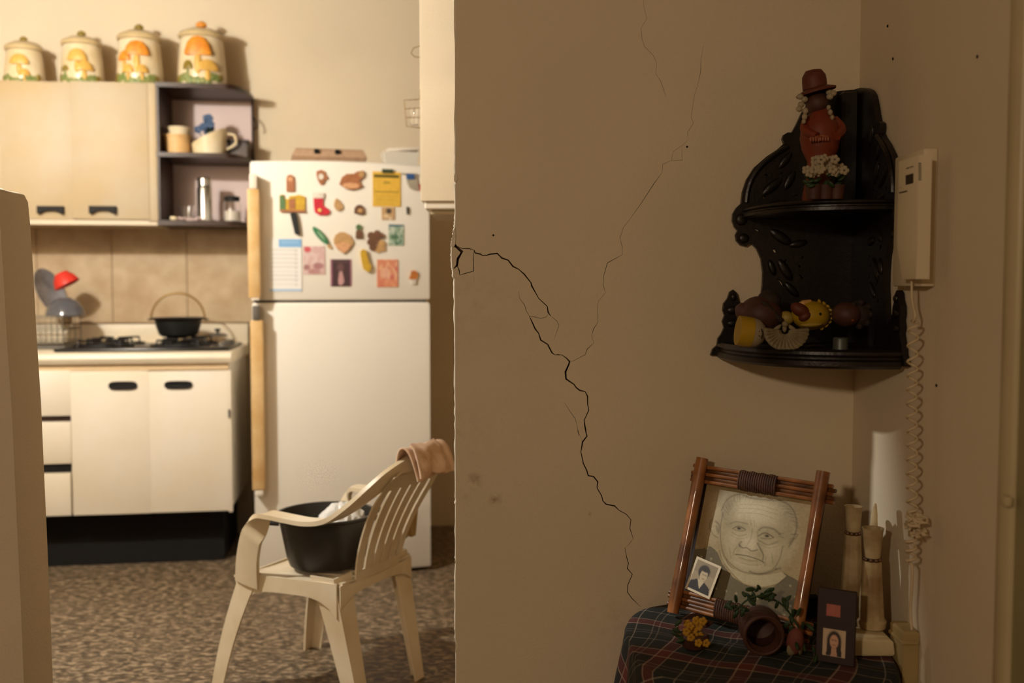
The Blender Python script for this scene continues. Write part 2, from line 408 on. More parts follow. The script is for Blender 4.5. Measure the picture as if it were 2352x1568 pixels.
# cracked partition
def wp(px, py, Y=YW): p = W.P(px, py, Y); return (p.x, p.z)
z7 = lambda l: [wp(1030 + a / 3.136, 500 + b / 3.136) for a, b in l]
z8 = lambda l: [wp(1030 + a / 2.58, 960 + b / 2.58) for a, b in l]
z9 = lambda l: [wp(1380 + a / 3.734, b / 3.734) for a, b in l]
def widths(n, a, b, j=.35, e0=.4, e1=.4):
    out = []
    for i in range(n):
        t = i / (n - 1); w = a + (b - a) * t
        if i == 0: w *= e0
        elif i == n - 1: w *= e1
        out.append(.00096 * w * (1 + j * (random.random() * 2 - 1)))
    return out
cr = []
def crack(pts, a, b, **k): cr.extend(strip(pts, widths(len(pts), a, b, **k)))
crack(z7([(38, 190), (60, 212), (97, 245), (84, 268), (68, 295), (62, 342), (38, 366)]), 7, 5, e0=1.2)
crack(z7([(62, 205), (100, 222), (150, 222), (185, 232)]), 2.5, 2)
crack(z7([(185, 232), (191, 252), (230, 262), (246, 271), (280, 269), (300, 262), (352, 257), (385, 290), (430, 305), (465, 350), (505, 370), (545, 405), (595, 468), (600, 490), (650, 580), (712, 638), (718, 680), (736, 706)]), 2.6, 2.4, e0=1, e1=.7)
crack(z7([(352, 257), (385, 290), (430, 305), (465, 350), (505, 370), (545, 405), (595, 468), (600, 490), (650, 580)]), 3.4, 3.0)
crack(z7([(736, 706), (780, 742), (797, 775), (775, 835), (758, 880)]), 1.1, .5)
crack(z7([(185, 236), (180, 290), (180, 384), (130, 398), (82, 413)]), 1.7, 1.7)
crack(z7([(62, 342), (78, 380), (81, 412)]), 3, 2)
crack(z7([(181, 384), (185, 470)]), .8, .5)
crack(z7([(505, 530), (512, 580), (550, 630), (560, 670), (583, 708)]), .7, 1.5)
Dm = z7([(583, 708), (600, 745), (625, 800), (650, 832), (665, 880), (715, 912), (745, 970), (765, 988)])
crack(Dm, 2.2, 3.0)
crack(z7([(765, 988), (790, 986), (820, 988)]), 1.4, 1.6)
crack(z7([(815, 986), (850, 1010), (873, 1035), (866, 1058), (843, 1110), (847, 1160), (905, 1200), (920, 1222), (945, 1242), (985, 1252), (1002, 1285), (1003, 1345), (1011, 1385), (977, 1460), (985, 1510), (995, 1568)])
      + z8([(815, 90), (822, 105), (795, 140), (785, 200), (800, 270), (820, 310), (828, 340), (860, 346), (885, 377), (880, 412), (908, 460), (915, 490), (935, 510), (985, 520), (1010, 545), (1055, 570), (1082, 602), (1075, 652), (1095, 713)]), 3.3, 2.0)
crack(z8([(1095, 713), (1075, 740), (1047, 770)]), 1., .8)
crack(z8([(1045, 765), (1055, 820), (1067, 860), (1060, 890), (1090, 925), (1062, 990), (1060, 1030), (1090, 1070), (1140, 1118)]), 1.8, 1.4)
crack(z7([(583, 708), (615, 712), (665, 725), (705, 714), (718, 690)]), .9, .7)
crack(z9([(880, 390), (860, 500), (855, 620), (840, 690), (800, 830), (775, 1010), (795, 1055), (745, 1130), (750, 1200), (695, 1250), (620, 1300), (605, 1375), (530, 1410), (525, 1480), (460, 1568)])
      + z7([(1385, -100), (1315, 0), (1260, 70), (1235, 150), (1252, 210), (1250, 268), (1185, 303), (1145, 325), (1118, 420), (1115, 480), (1130, 540), (1080, 600), (1075, 650), (1078, 750), (1045, 800), (1032, 850), (1048, 900), (1000, 945), (985, 985), (900, 1030), (876, 1036)]), .75, .95, j=.5)
crack(z9([(695, 1250), (695, 1340), (700, 1372), (605, 1378)]), .6, .6)
crack(z9([(365, 0), (370, 60), (395, 160), (345, 240), (350, 320), (375, 400), (450, 475), (480, 540), (470, 630), (510, 690), (540, 770), (560, 840)]), .5, .5)
crack(z7([(835, 1330), (880, 1400), (915, 1450), (930, 1510), (940, 1568)]) + z8([(765, 70), (795, 140)]), .7, .8)
edge_px = [(1047, -420), (1047, 0), (1047, 200), (1046.5, 340), (1046, 398), (1049, 404), (1049.5, 416), (1046, 424), (1046.5, 500), (1045, 520), (1042.5, 528), (1041, 545), (1037.5, 562), (1037.5, 590), (1038.5, 612), (1041, 625), (1041, 636), (1044.5, 640), (1045, 700), (1045.5, 800), (1046, 900), (1047, 960), (1046.5, 1050), (1047, 1143), (1048, 1150), (1047, 1158), (1047, 1280), (1049, 1290), (1047, 1300), (1046, 1440), (1047, 1470), (1050, 1482), (1048, 1500), (1047.5, 1600), (1048, 2000), (1048, 3050)]
edge = [wp(*p) for p in edge_px]
edge = [(x, min(max(z, 0), CEIL)) for x, z in edge]
edge = [p for i, p in enumerate(edge) if i == 0 or abs(p[1] - edge[i - 1][1]) > 1e-4]
outline = edge[::-1] + [(XR, edge[0][1]), (XR, edge[-1][1])]
outline[len(edge)] = (XR, CEIL); edge_top = edge[0]
outline = [(edge[-1][0], 0.)] + edge[::-1][1:] + [(edge_top[0], CEIL), (XR, CEIL), (XR, 0.)]
mb = MB()
cut_solid(mb, outline, cr, lambda a, b, t: Vector((a, YW + t, b)), .010, floor=True, mfloor=1)
mb.cur = 0; mb.box(edge_top[0] + .004, XR, YW + .012, YW + .14, 0, CEIL)
def crack_wall_mat():
    m = M['wall'].copy(); m.name = 'cream_plaster_smudged'; nt = m.node_tree; b = nt.nodes['Principled BSDF']
    src = b.inputs['Base Color'].links[0].from_socket; tc = [n for n in nt.nodes if n.type == 'TEX_COORD'][0]
    n = nt.nodes.new('ShaderNodeTexNoise'); n.inputs['Scale'].default_value = 48; n.inputs['Detail'].default_value = 6
    nt.links.new(tc.outputs['Object'], n.inputs['Vector'])
    nr_ = nt.nodes.new('ShaderNodeMapRange'); nr_.inputs['From Min'].default_value = .42; nr_.inputs['From Max'].default_value = .72; nt.links.new(n.outputs['Fac'], nr_.inputs['Value'])
    for px, py, r, k in ((1090, 1105, .014, .7), (1135, 1146, .013, .7), (1078, 1140, .02, .22), (1060, 1000, .05, .12), (1075, 700, .09, .1), (1410, 1420, .05, .12), (1354, 1180, .004, .8)):
        x, z = wp(px, py)
        d = nt.nodes.new('ShaderNodeVectorMath'); d.operation = 'DISTANCE'; d.inputs[1].default_value = (x, YW, z)
        nt.links.new(tc.outputs['Object'], d.inputs[0])
        a = nt.nodes.new('ShaderNodeMapRange'); a.inputs['From Min'].default_value = r * 1.6; a.inputs['From Max'].default_value = r * .2
        a.inputs['To Min'].default_value = 0; a.inputs['To Max'].default_value = k
        nt.links.new(d.outputs['Value'], a.inputs['Value'])
        q = nt.nodes.new('ShaderNodeMath'); q.operation = 'MULTIPLY'; nt.links.new(a.outputs[0], q.inputs[0]); nt.links.new(nr_.outputs[0], q.inputs[1])
        mx = nt.nodes.new('ShaderNodeMix'); mx.data_type = 'RGBA'; nt.links.new(q.outputs[0], mx.inputs[0])
        nt.links.new(src, mx.inputs[6]); mx.inputs[7].default_value = lin(120, 66, 34); src = mx.outputs[2]
    nt.links.new(src, b.inputs['Base Color']); return m
wall_cr = struct('wall_partition', mb, [crack_wall_mat(), M['crack']], 'cracked cream partition wall between hall and kitchen', smooth=.3)
# worn arris of the partition: bare plaster bead facing the doorway
mb = MB(); secs = []
for i in range(len(edge) * 6 - 5):
    k, t = divmod(i, 6); a = Vector(edge[k]); b = Vector(edge[min(k + 1, len(edge) - 1)]); p = a.lerp(b, t / 6)
    w = .0022 + .0022 * random.random() ** 2
    secs.append([Vector((p.x, YW, p.y)), Vector((p.x - w * .5, YW + .0006, p.y)), Vector((p.x - w, YW + .005, p.y)), Vector((p.x - .003, YW + .139, p.y)), Vector((p.x + .008, YW + .139, p.y))])
mb.loft(secs); mb.build('edge_plaster', M['bare'], wall_cr, label='worn pale plaster along the wall edge')
for pts, d in (([(1046, 520), (1041, 530), (1037, 552), (1036, 566), (1042, 568), (1046, 560), (1047, 540)], .006), ([(1043, 405), (1045, 398), (1050, 402), (1051, 412), (1047, 420), (1043, 416)], .005), ([(1044, 1288), (1048, 1282), (1051, 1290), (1047, 1298)], .004), ([(1046, 1476), (1053, 1482), (1050, 1494), (1046, 1498)], .004)):
    mb = MB().prism([wp(*p) for p in pts], d, lambda a, b, t, d=d: Vector((a, YW + .003 - t, b))); mb.build('plaster_flake', M['bare'], wall_cr)
for px, py in ((1578, 337), (1133, 540)):
    x, z = wp(px, py); MB().lathe([(1e-5, -.003), (.0022, -.003), (.0022, 0), (1e-5, .004)], (x, YW - .001, z), 8, Matrix.Rotation(R(90), 4, 'X')).build('nail', M['dark'], wall_cr)
# right hall wall, with door casing nearer the camera
wall_right = struct('wall_right', MB().box(XR, XR + .14, -2.7, YW + .14, 0, CEIL), M['wall'], 'cream hall wall at the corner behind the intercom')
for px, py in ((2052, 135), (2246, 130), (2152, 885), (2040, 60)):
    p = W.X(px, py, XR); MB().ell((XR - .001, p.y, p.z), (.002, .0022, .003), n=8, k=5).build('nail', M['dark'], wall_right)
y1 = W.X(2300, 700, XR - .012).y; y0 = W.X(2332, 700, XR - .02).y
prof = [(0, y1), (-.008, y1 - .002), (-.016, y1 - .012), (-.02, y1 - .024), (-.02, y0 + .004), (-.016, y0), (0, y0)]
mb = MB().prism(prof, CEIL - .002, lambda a, b, t: Vector((XR + a, b, t)))
trim = struct('trim_1', mb, M['trim'], 'glossy door casing strip on the hall wall', smooth=.9)
mb = MB().box(XR - .012, XR - .0005, y0 - .75, y0 - .002, .002, 2.1)
door = struct('door_1', mb, mat('greenish_door', lin(150, 138, 96), .5, vary=.1), 'greenish hall door beside the casing')
p = W.X(2316, 1146, XR - .021); MB().box(XR - .03, XR - .019, p.y - .012, p.y + .008, p.z - .01, p.z + .006, .003, 2).build('latch', M['trim'], trim)
#==PART3==
# ------------------------------------------------------------------ kitchen: counter run
YF = -.62                       # front plane of the base units
def kz(px, py, y): return K.P(px, py, y).z
def kx(px, py, y): return K.P(px, py, y).x
ztop = kz(300, 809, YF); zlow = kz(350, 1181, YF); xr = kx(528, 1000, YF); xl = -.75
zc1 = kz(300, 836, YF)
def kthing(name, label, cat, base, group=None): return thing(name, label, cat, K, base, group)
# worktop
o = kthing('worktop', 'cream worktop with rounded front edge and low splash lip', 'worktop', (0, YF, zc1))
prof = [(YF - .012, zc1 + .012), (YF - .016, (zc1 + ztop) / 2), (YF - .010, ztop - .008), (YF + .004, ztop), (-.03, ztop), (-.002, ztop), (-.002, zc1), (YF - .002, zc1)]
MB().prism(prof, xr + .012 - xl, lambda a, b, t: Vector((xl + t, a, b))).build('slab', M['counter'], o)
MB().box(xl, xr + .01, -.022, -.0045, ztop + .0005, zt0 - .006, .004, 2).build('splash_lip', M['counter'], o)
# base cabinet
o = kthing('base_cabinet', 'white two-door base cabinet with drawers under the stove top', 'cabinet', (0, YF, zlow))
zd1 = kz(300, 851, YF)
xdr = [kx(p, 1000, YF) for p in (80, 165, 344)]
MB().box(xl, xr, YF + .022, -.02, zlow + .012, zc1 - .001, .002).build('body', M['white'], o, label='greyish white carcass')
MB().box(xl, xr - .004, YF + .012, YF + .0215, zd1 + .001, zc1 - .002).build('top_rail', mat('beige_rail', lin(206, 180, 142), .5), o)
def pull(parent, px0, px1, py0, py1, y, name='handle'):
    a = K.P(px0, py1, y); b = K.P(px1, py0, y); cx, cz = (a.x + b.x) / 2, (a.z + b.z) / 2; w, h = (b.x - a.x) / 2, (b.z - a.z) / 2
    m_ = MB(); n = 28
    outer = [(cx + w * math.copysign(abs(math.cos(t)) ** .45, math.cos(t)), cz + h * math.copysign(abs(math.sin(t)) ** .7, math.sin(t))) for t in [2 * math.pi * i / n for i in range(n)]]
    inner = [(cx + (x - cx) * .84, cz + (z - cz) * .58) for x, z in outer]
    secs = [[Vector((x, y, z)) for x, z in outer], [Vector((x, y - .007, z)) for x, z in outer], [Vector((x, y - .007, z)) for x, z in inner], [Vector((x, y - .002, z)) for x, z in inner]]
    m_.loft(secs); m_.build(name, M['black'], parent, label='black recessed pull')
def panel(parent, name, px0, px1, py0, py1, y, th=.018, b=.003, mt=None, tilt=0.):
    a = K.P(px0, py1, y); c = K.P(px1, py0, y)
    return MB().box(a.x, c.x, y, y + th, a.z, c.z, b, 2).build(name, mt or M['doorw'], parent)
for px0, px1, py0, py1, hx0, hx1, hy0, hy1 in ((168, 341, 851, 1184, 250, 315, 875, 895), (347, 524, 851, 1178, 378, 442, 874, 893)):
    d = panel(o, 'door', px0, px1, py0, py1, YF); pull(d, hx0, hx1, hy0, hy1, YF)
panel(o, 'end_stile', 525.5, 529.5, 851, 1176, YF + .003)
p = K.P(527, 949, YF); MB().tube([(p.x, YF - .004, p.z - .018), (p.x, YF - .004, p.z + .018)], .0045, 8).build('hinge', M['grey'], o)
for py0, py1, ky in ((851, 958, 910), (968, 1069, 1024), (1086, 1190, 1143)):
    d = panel(o, 'drawer', -30, 162, py0, py1, YF, mt=M['doorw'])
    p = K.P(80, ky, YF); MB().lathe([(1e-4, -.024), (.012, -.022), (.016, -.015), (.012, -.008), (.007, 0)], (p.x, YF - .001, p.z), 14, Matrix.Rotation(R(-90), 4, 'X')).build('knob', M['black'], d)
for py0, py1, mt in ((958, 968, 'brownb'), (1069, 1086, 'dark')):
    a = K.P(-30, py1, YF + .01); c = K.P(162, py0, YF + .01); MB().box(a.x, c.x, YF + .012, YF + .021, a.z - .004, c.z + .004).build('gap_board', M[mt], o)
MB().box(xl, xr - .05, YF + .13, -.05, .001, zlow + .011).build('plinth', M['dark'], o, label='recessed plinth blackened for the shade under the units')  # near-black colour stands for the shade in the void under the units
# hob
xh = [K.Z(p, q, ztop).x for p, q in ((138, 806), (525, 806))]
yh0, yh1 = YF + .035, -.13
o = kthing('gas_hob', 'black enamel gas hob set into the worktop', 'hob', ((xh[0] + xh[1]) / 2, YF + .3, ztop))
MB().box(xh[0], xh[1], yh0, yh1, ztop + .001, ztop + .014, .006, 2).build('hob_plate', M['enamelk'], o)
xm = (xh[0] + xh[1]) / 2; dx = (xh[1] - xh[0]) / 4
for bx, by in ((xm - dx * 1.05, yh0 + .13), (xm - dx * 1.05, yh1 - .11), (xm + dx * .75, yh0 + .13), (xm + dx * .75, yh1 - .11)):
    b = MB().lathe([(.055, .0), (.055, .006), (.045, .008), (.045, .014), (.03, .018), (1e-4, .018)], (bx, by, ztop + .0145), 20).build('burner', M['iron'], o)
    g = MB()
    for k in range(4):
        a = math.pi / 2 * k + math.pi / 4
        g.tube([(bx + .02 * math.cos(a), by + .02 * math.sin(a), ztop + .044), (bx + .12 * math.cos(a), by + .10 * math.sin(a), ztop + .044), (bx + .125 * math.cos(a), by + .105 * math.sin(a), ztop + .0145)], .005, 6)
    g.tube([(bx + .125 * math.cos(t), by + .105 * math.sin(t), ztop + .020) for t in [2 * math.pi * i / 20 for i in range(20)]], .004, 6, True)
    g.build('grate', M['iron'], o)
for i in range(4):
    ky = yh0 + .06 + i * .075
    MB().lathe([(.02, 0), (.018, .02), (1e-4, .022)], (xh[1] - .035, ky, ztop + .0145), 14).build('knob', M['grey'], o)
# pot on the hob
pb = Vector((kx(410, 760, -.27), -.27, ztop + .0485))
s = (K.P(420, 760, -.27).x - K.P(410, 760, -.27).x) / 10
o = kthing('camping_pot', 'small black pot with wire bail handle on the hob', 'pot', pb)
rt = 58 * s; hp = (765 - 722) * s
MB().lathe([(1e-4, 0), (rt * .62, 0), (rt * .76, .010), (rt * .88, hp * .6), (rt * .92, hp * .9), (rt * 1.08, hp * .98), (rt * 1.1, hp), (rt * 1.05, hp + .004), (rt * .9, hp * .96), (rt * .84, hp * .55), (rt * .6, .006), (1e-4, .005)], pb, 32).build('bowl', M['iron'], o)
hh = (722 - 662) * s; path = [pb + Vector((rt * 1.06 * math.cos(t) * 1.0, -.004, hp + hh * math.sin(t))) for t in [math.pi * i / 24 for i in range(25)]]
MB().tube(path, .0045, 8).build('bail_handle', mat('tarnished_wire', lin(150, 118, 62), .4, metal=.6), o)
MB().box(pb.x - rt * 1.2, pb.x - rt * 1.02, pb.y - .01, pb.y + .01, pb.z + hp * .9, pb.z + hp * .98, .003).build('lug', M['iron'], o)
MB().box(pb.x + rt * 1.02, pb.x + rt * 1.2, pb.y - .01, pb.y + .01, pb.z + hp * .9, pb.z + hp * .98, .003).build('lug', M['iron'], o)
# moka lid / small grey pot lid behind the burner, right
p = K.Z(535, 775, ztop + .0145)
o = kthing('pot_lid', 'small dark pot lid with knob lying at the back of the hob', 'lid', (p.x - .005, -.2, ztop + .046))
q = Vector((p.x - .005, -.2, ztop + .046)); MB().lathe([(.045, 0), (.046, .004), (.03, .012), (.008, .016), (1e-4, .016)], q, 20).build('dome', M['grey'], o); MB().lathe([(.006, .016), (.006, .022), (.014, .026), (.014, .034), (1e-4, .036)], q, 14).build('knob', M['black'], o)
# dish drainer with crockery
s = .00205
pc = K.P(110, 770, -.2); bx = pc.x; by = -.24; bz = ztop
o = kthing('dish_rack', 'low grey wire dish rack on a tray at the worktop corner', 'dish rack', (bx, by, bz + .001))
x0, x1, y0_, y1_ = bx - .24, kx(170, 780, -.2), by - .13, by + .15
MB().box(x0, x1 + .012, y0_ - .01, y1_ + .01, bz + .001, bz + .014, .005, 2).build('tray', M['grey'], o)
g = MB()
for zz in (bz + .03, bz + .085, bz + .14):
    g.tube([(x0, y0_, zz), (x1, y0_, zz), (x1, y1_, zz), (x0, y1_, zz)], .003, 6, True)
for i in range(15):
    x = x0 + (x1 - x0) * i / 14; g.tube([(x, y0_, bz + .14), (x, y0_, bz + .022), (x, y1_, bz + .022), (x, y1_, bz + .14)], .002, 5)
g.build('wire_basket', mat('grey_coated_wire', lin(116, 108, 92), .5), o)
pz = lambda px, py, y=-.2: K.P(px, py, y)
c = pz(105, 655, -.2)
o = kthing('dinner_plate', 'grey plate standing upright in the dish rack', 'plate', (c.x, -.2, bz + .14))
MB().lathe([(1e-4, .0), (.07, .0), (.1, .012), (.112, .016), (.112, .019), (.098, .016), (.07, .005), (1e-4, .004)], (c.x - .015, -.13, bz + .25), 32, Matrix.Rotation(R(68), 4, 'Y') @ Matrix.Rotation(R(14), 4, 'X')).build('dish', mat('grey_glaze', lin(150, 150, 160), .25, c2=lin(90, 92, 98), scale=8), o)
c = pz(145, 645, -.24)
o = kthing('red_bowl', 'small red plastic bowl tipped over on the dish rack', 'bowl', c)
MB().lathe([(1e-4, 0), (.028, 0), (.05, .03), (.058, .06), (.054, .06), (.046, .03), (.025, .004), (1e-4, .004)], c + Vector((-.01, 0, .035)), 24, Matrix.Rotation(R(152), 4, 'Y')).build('shell', M['red'], o)
c = pz(160, 690, -.25)
o = kthing('glass_bowl', 'clear glass bowl upside down at the end of the dish rack', 'bowl', (c.x, c.y, bz + .145))
MB().lathe([(.082, 0), (.085, .003), (.078, .035), (.05, .07), (.028, .078), (.028, .082), (1e-4, .082), (1e-4, .077), (.026, .073), (.047, .066), (.074, .034), (.079, .003)], (c.x - .02, c.y, bz + .145), 28).build('shell', M['greyglass'], o)

# ------------------------------------------------------------------ wall cupboard and open corner shelf
YU = -.33
zu0 = kz(300, 517, YU); zu1 = kz(200, 187, YU)
xu1 = kx(358, 350, YU)
o = kthing('wall_cupboard', 'cream wall cupboard with two arched black handles', 'cupboard', (-.5, YU, zu0))
xul = kx(-170, 300, YU)
MB().box(xul, xu1, YU + .019, -.0045, zu0, zu1, .002).build('body', M['aged'], o)
def arch(parent, px0, px1, py0, py1):
    a = K.P(px0, py1, YU); b = K.P(px1, py0, YU); cx = (a.x + b.x) / 2; w = (b.x - a.x) / 2; z0, z1 = a.z, b.z
    up = [(cx + w * t, z1) for t in np.linspace(-1, 1, 11)]
    lo = [(cx + w * t, z0 + (z1 - z0) * (.42 if abs(t) < .78 else .0) * (1 - (abs(t) / .8) ** 3 if abs(t) < .8 else 0)) for t in np.linspace(1, -1, 21)]
    MB().prism(up + lo, .02, lambda p, q, t: Vector((p, YU - .001 - t, q))).build('handle', M['black'], parent, label='black arched handle')
for px0, px1, h in ((-165, -2, (-80, -20)), (4, 162, (88, 148)), (168, 338, (207, 268))):
    d = panel(o, 'door', px0, px1, 190, 503, YU, mt=M['aged']); arch(d, h[0], h[1], 474, 491)
panel(o, 'end_stile', 341, 357, 190, 512, YU + .004, mt=M['aged'])
a = K.P(-165, 517, YU); MB().box(xul, xu1, YU + .004, YU + .0185, zu0 + .0005, kz(300, 506, YU)).build('bottom_rail', mat('bottom_rail_paint', lin(206, 190, 166), .5), o)
# corner shelf: boards cut away towards the wall
o = kthing('corner_shelf', 'open brown shelf unit with rounded end beside the wall cupboard', 'shelf', (xu1 + .1, YU, zu0))
xe = kx(584, 300, -.02); xs0 = xu1 + .001
xf = kx(515, 196, YU)
def board(py, th, name):
    zt = kz(430, py, YU); n = 10
    ol_ = [(xs0, -.0045), (xs0, YU)] + [(xf + (xe - xf) * math.sin(t), YU + .0 + (abs(YU) - .03) * (1 - math.cos(t))) for t in [math.pi / 2 * i / n for i in range(n + 1)]] + [(xe, -.0045)]
    MB().prism(ol_, th, lambda a, b, t: Vector((a, b, zt - t))).build(name, M['brownb'], o); return zt
zA = board(190, .020, 'top_board'); zB = board(350, .020, 'shelf_board'); zC = board(506, .022, 'bottom_board')
MB().box(xs0, xe - .001, -.0095, -.005, zC + .0, zA - .021).build('back_panel', M['pink'], o, label='pinkish back panel')
MB().box(xs0 - .0005, xs0 + .012, YU + .01, -.01, zC + .001, zA - .0205).build('side_panel', M['brownb'], o)
MB().tube([(xe - .006, -.03, zB - .02), (xe - .006, -.03, zA - .02)], .006, 8).build('post', M['brownb'], o)
p = K.P(590, 285, -.03); MB().tube([(xe, -.035, p.z + .03), (xe + .012, -.05, p.z + .01), (xe + .016, -.06, p.z - .02), (xe + .004, -.06, p.z - .03)], .0035, 6).build('hook', M['black'], o)
# four mushroom canisters on top
def canister(i, px, pyt, pyl, pyk, wpx, label, cap, capc):
    y = -.155; c = K.P(px, 183, y); s_ = c.y; k = (K.P(px + 10, 183, y).x - c.x) / 10
    base = Vector((c.x, y, zu1 + .0005)) if i < 3 else Vector((c.x, y, max(zu1, zA) + .0005))
    zbody = kz(px, pyl, y) - base.z; ztk = kz(px, pyk, y) - base.z; zlid = kz(px, pyt, y) - base.z
    r = wpx / 2 * k
    o = kthing('canister', label, 'canister', base, 'mushroom canisters on the wall cupboard')
    MB().lathe([(1e-4, 0), (r * .96, 0), (r, .012), (r * .99, zbody * .35), (r * .92, zbody * .75), (r * .86, zbody), (r * .82, zbody), (r * .8, zbody * .5), (1e-4, .01)], base, 40).build('body', M['ceram'], o)
    ld = MB().lathe([(r * .80, zbody + .002), (r * .93, zbody + .002), (r * .97, zbody + .012), (r * .9, zbody + (zlid - zbody) * .55), (r * .55, zlid * .985), (r * .2, zlid + .002), (1e-4, zlid + .003)], base, 40).build('lid', M['ceramlid'], o)
    kr = (ztk - zlid) * .5
    kb = MB(); kb.ell(base + Vector((0, 0, zlid + kr)), (kr * 1.15, kr * 1.15, kr * .9)); kb.ell(base + Vector((-kr * .7, -kr * .3, zlid + kr * .9)), (kr * .6, kr * .6, kr * .5)); kb.ell(base + Vector((kr * .75, -kr * .2, zlid + kr * 1.0)), (kr * .55, kr * .55, kr * .5)); kb.build('knob', M['olive'] if i < 3 else M['orange'], ld)
    # relief: caps, stems, leaves pressed on the front
    def on(ax, hz):   # angle about the axis (0 = towards camera), height fraction
        rr = r * (.99 if hz < .4 else .99 - .2 * (hz - .4)) + .001
        return base + Vector((rr * math.sin(ax), -rr * math.cos(ax), zbody * hz))
    for ax, hz, rw, rh, mt in [(c_[0], c_[1], c_[2] * 1.15, c_[3] * 1.12, c_[4]) for c_ in cap]:
        q = on(ax, hz); st = MB(); st.ell(on(ax, hz - rh * 1.2), (r * rw * .28, .008, zbody * rh * 1.1), (0, 0, ax)); st.build('mushroom_stem', M['ochre'] if mt != 'olive' else M['leafg'], o)
        m_ = MB()
        prof = [(1e-4, 1), (.45, .9), (.8, .55), (1, .0), (.96, -.18), (.5, -.1), (1e-4, -.05)]
        m_.lathe(prof, q, 18, Matrix.Rotation(ax, 4, 'Z') @ Matrix.Diagonal((r * rw, .014, zbody * rh * 1.7, 1))); m_.build('mushroom_cap', M[mt], o)
    for j in range(11):
        ax = -1.0 + 2.0 * j / 10; l = MB(); hz = .08 + .05 * random.random() + (.08 if abs(ax) > .55 else 0)
        l.ell(on(ax, hz), (r * .14, .006, zbody * (.07 + .05 * random.random())), (0, random.uniform(-.7, .7), ax), 8, 6); l.build('leaf', M['leafg'] if abs(ax) < .8 or j % 2 else M['olive'], o)
    return o
canister(0, 57, 97, 120, 83, 92, 'smallest cream mushroom canister, leftmost on the cupboard', [(.05, .60, .42, .13, 'ochre'), (.3, .26, .26, .09, 'ochre')], 0)
canister(1, 190, 86, 108, 70, 98, 'second smallest mushroom canister with pale yellow caps', [(.02, .62, .40, .13, 'ochre'), (.35, .38, .36, .11, 'ochre'), (-.6, .36, .18, .06, 'olive')], 0)
canister(2, 322, 72, 97, 55, 106, 'large mushroom canister with two overlapping orange caps', [(.08, .68, .46, .14, 'orange'), (-.5, .56, .28, .09, 'orange'), (-.3, .3, .25, .08, 'ochre'), (.3, .3, .25, .08, 'ochre')], 0)
canister(3, 465, 68, 92, 48, 112, 'largest mushroom canister with one big orange cap, at the shelf end', [(-.02, .66, .48, .17, 'orange'), (.38, .34, .4, .1, 'ochre'), (-.45, .36, .2, .08, 'olive')], 0)
# things on the open shelf
def kbase(px, z, y): p = K.P(px, 400, y); return Vector((p.x, y, z))
ks = .00198
b = kbase(409, zB + .001, -.2)
o = kthing('plastic_tub', 'yellowish plastic tub on the middle shelf', 'tub', b)
MB().lathe([(1e-4, 0), (27 * ks, 0), (31 * ks, 40 * ks), (33 * ks, 42 * ks), (33 * ks, 46 * ks), (30 * ks, 46 * ks), (26 * ks, .004), (1e-4, .004)], b, 28).build('shell', mat('yellowish_plastic', lin(226, 182, 122), .5, vary=.15, scale=20), o)
b2 = b + Vector((.006, .0, 46 * ks + .001))
o = kthing('white_bowl', 'small white bowl stacked on the yellowish tub', 'bowl', b2)
MB().lathe([(1e-4, 0), (22 * ks, 0), (27 * ks, 16 * ks), (28 * ks, 18 * ks), (26 * ks, 18 * ks), (20 * ks, .003), (1e-4, .003)], b2, 28).build('shell', M['ceram'], o)
b = kbase(482, zB + .001, -.2)
o = kthing('slanted_jug', 'cream jug with slanted rim and handle on the middle shelf', 'jug', b)
m_ = MB(); secs = []
for t in np.linspace(0, 1, 9):
    loop = []
    for j in range(28):
        a = 2 * math.pi * j / 28; rr = (36 + 4 * t) * ks; zt_ = (45 + 20 * math.cos(a)) * ks
        loop.append(b + Vector((rr * math.cos(a), rr * math.sin(a), zt_ * t)))
    secs.append(loop)
inn = [b + (p - b) * .92 for p in secs[-1]]
for i, p in enumerate(inn): p.z = secs[-1][i].z
secs += [inn, [b + Vector(((p - b).x * .9, (p - b).y * .9, .006)) for p in secs[0]]]
m_.loft(secs); m_.build('shell', M['ceram'], o)
MB().tube(smooth_path([b + Vector((38 * ks, 0, 52 * ks)), b + Vector((56 * ks, 0, 50 * ks)), b + Vector((60 * ks, 0, 30 * ks)), b + Vector((38 * ks, 0, 16 * ks))]), .006, 8).build('handle', M['ceram'], o)
b3 = b + Vector((-.004, 0, .02)); o = kthing('blue_flowers', 'bunch of dark blue cloth flowers standing in the slanted jug', 'flowers', b3)
for j in range(13):
    a = random.uniform(0, 6.28); rr = random.uniform(.0, .045); q = b + Vector((-.005 + rr * math.cos(a), rr * math.sin(a), (60 + random.uniform(-4, 30)) * ks))
    MB().tube([b3, q], .002, 5).build('stem', M['leaf'], o)
    f = MB()
    for k in range(5): f.ell(q + Vector((.011 * math.cos(k * 1.256), -.004, .011 * math.sin(k * 1.256))), (.009, .005, .009), (0, 0, 0), 8, 5)
    f.build('flower', M['blue'], o)
b = kbase(549, zB + .001, -.12)
o = kthing('brown_box', 'dark brown lidded box at the end of the middle shelf', 'box', b)
MB().box(b.x - 23 * ks, b.x + 24 * ks, b.y - .05, b.y + .05, b.z, b.z + 36 * ks, .003).build('box_body', M['brownb'], o); MB().box(b.x - 25 * ks, b.x + 26 * ks, b.y - .053, b.y + .053, b.z + 36 * ks, b.z + 42 * ks, .003).build('lid', M['brownb'], o)
b = kbase(469, zC + .001, -.2)
o = kthing('thermos_flask', 'tall brushed steel flask on the bottom shelf', 'flask', b)
MB().lathe([(1e-4, 0), (17 * ks, 0), (17 * ks, 78 * ks), (14 * ks, 84 * ks), (1e-4, 84 * ks)], b, 28).build('body', M['steel'], o)
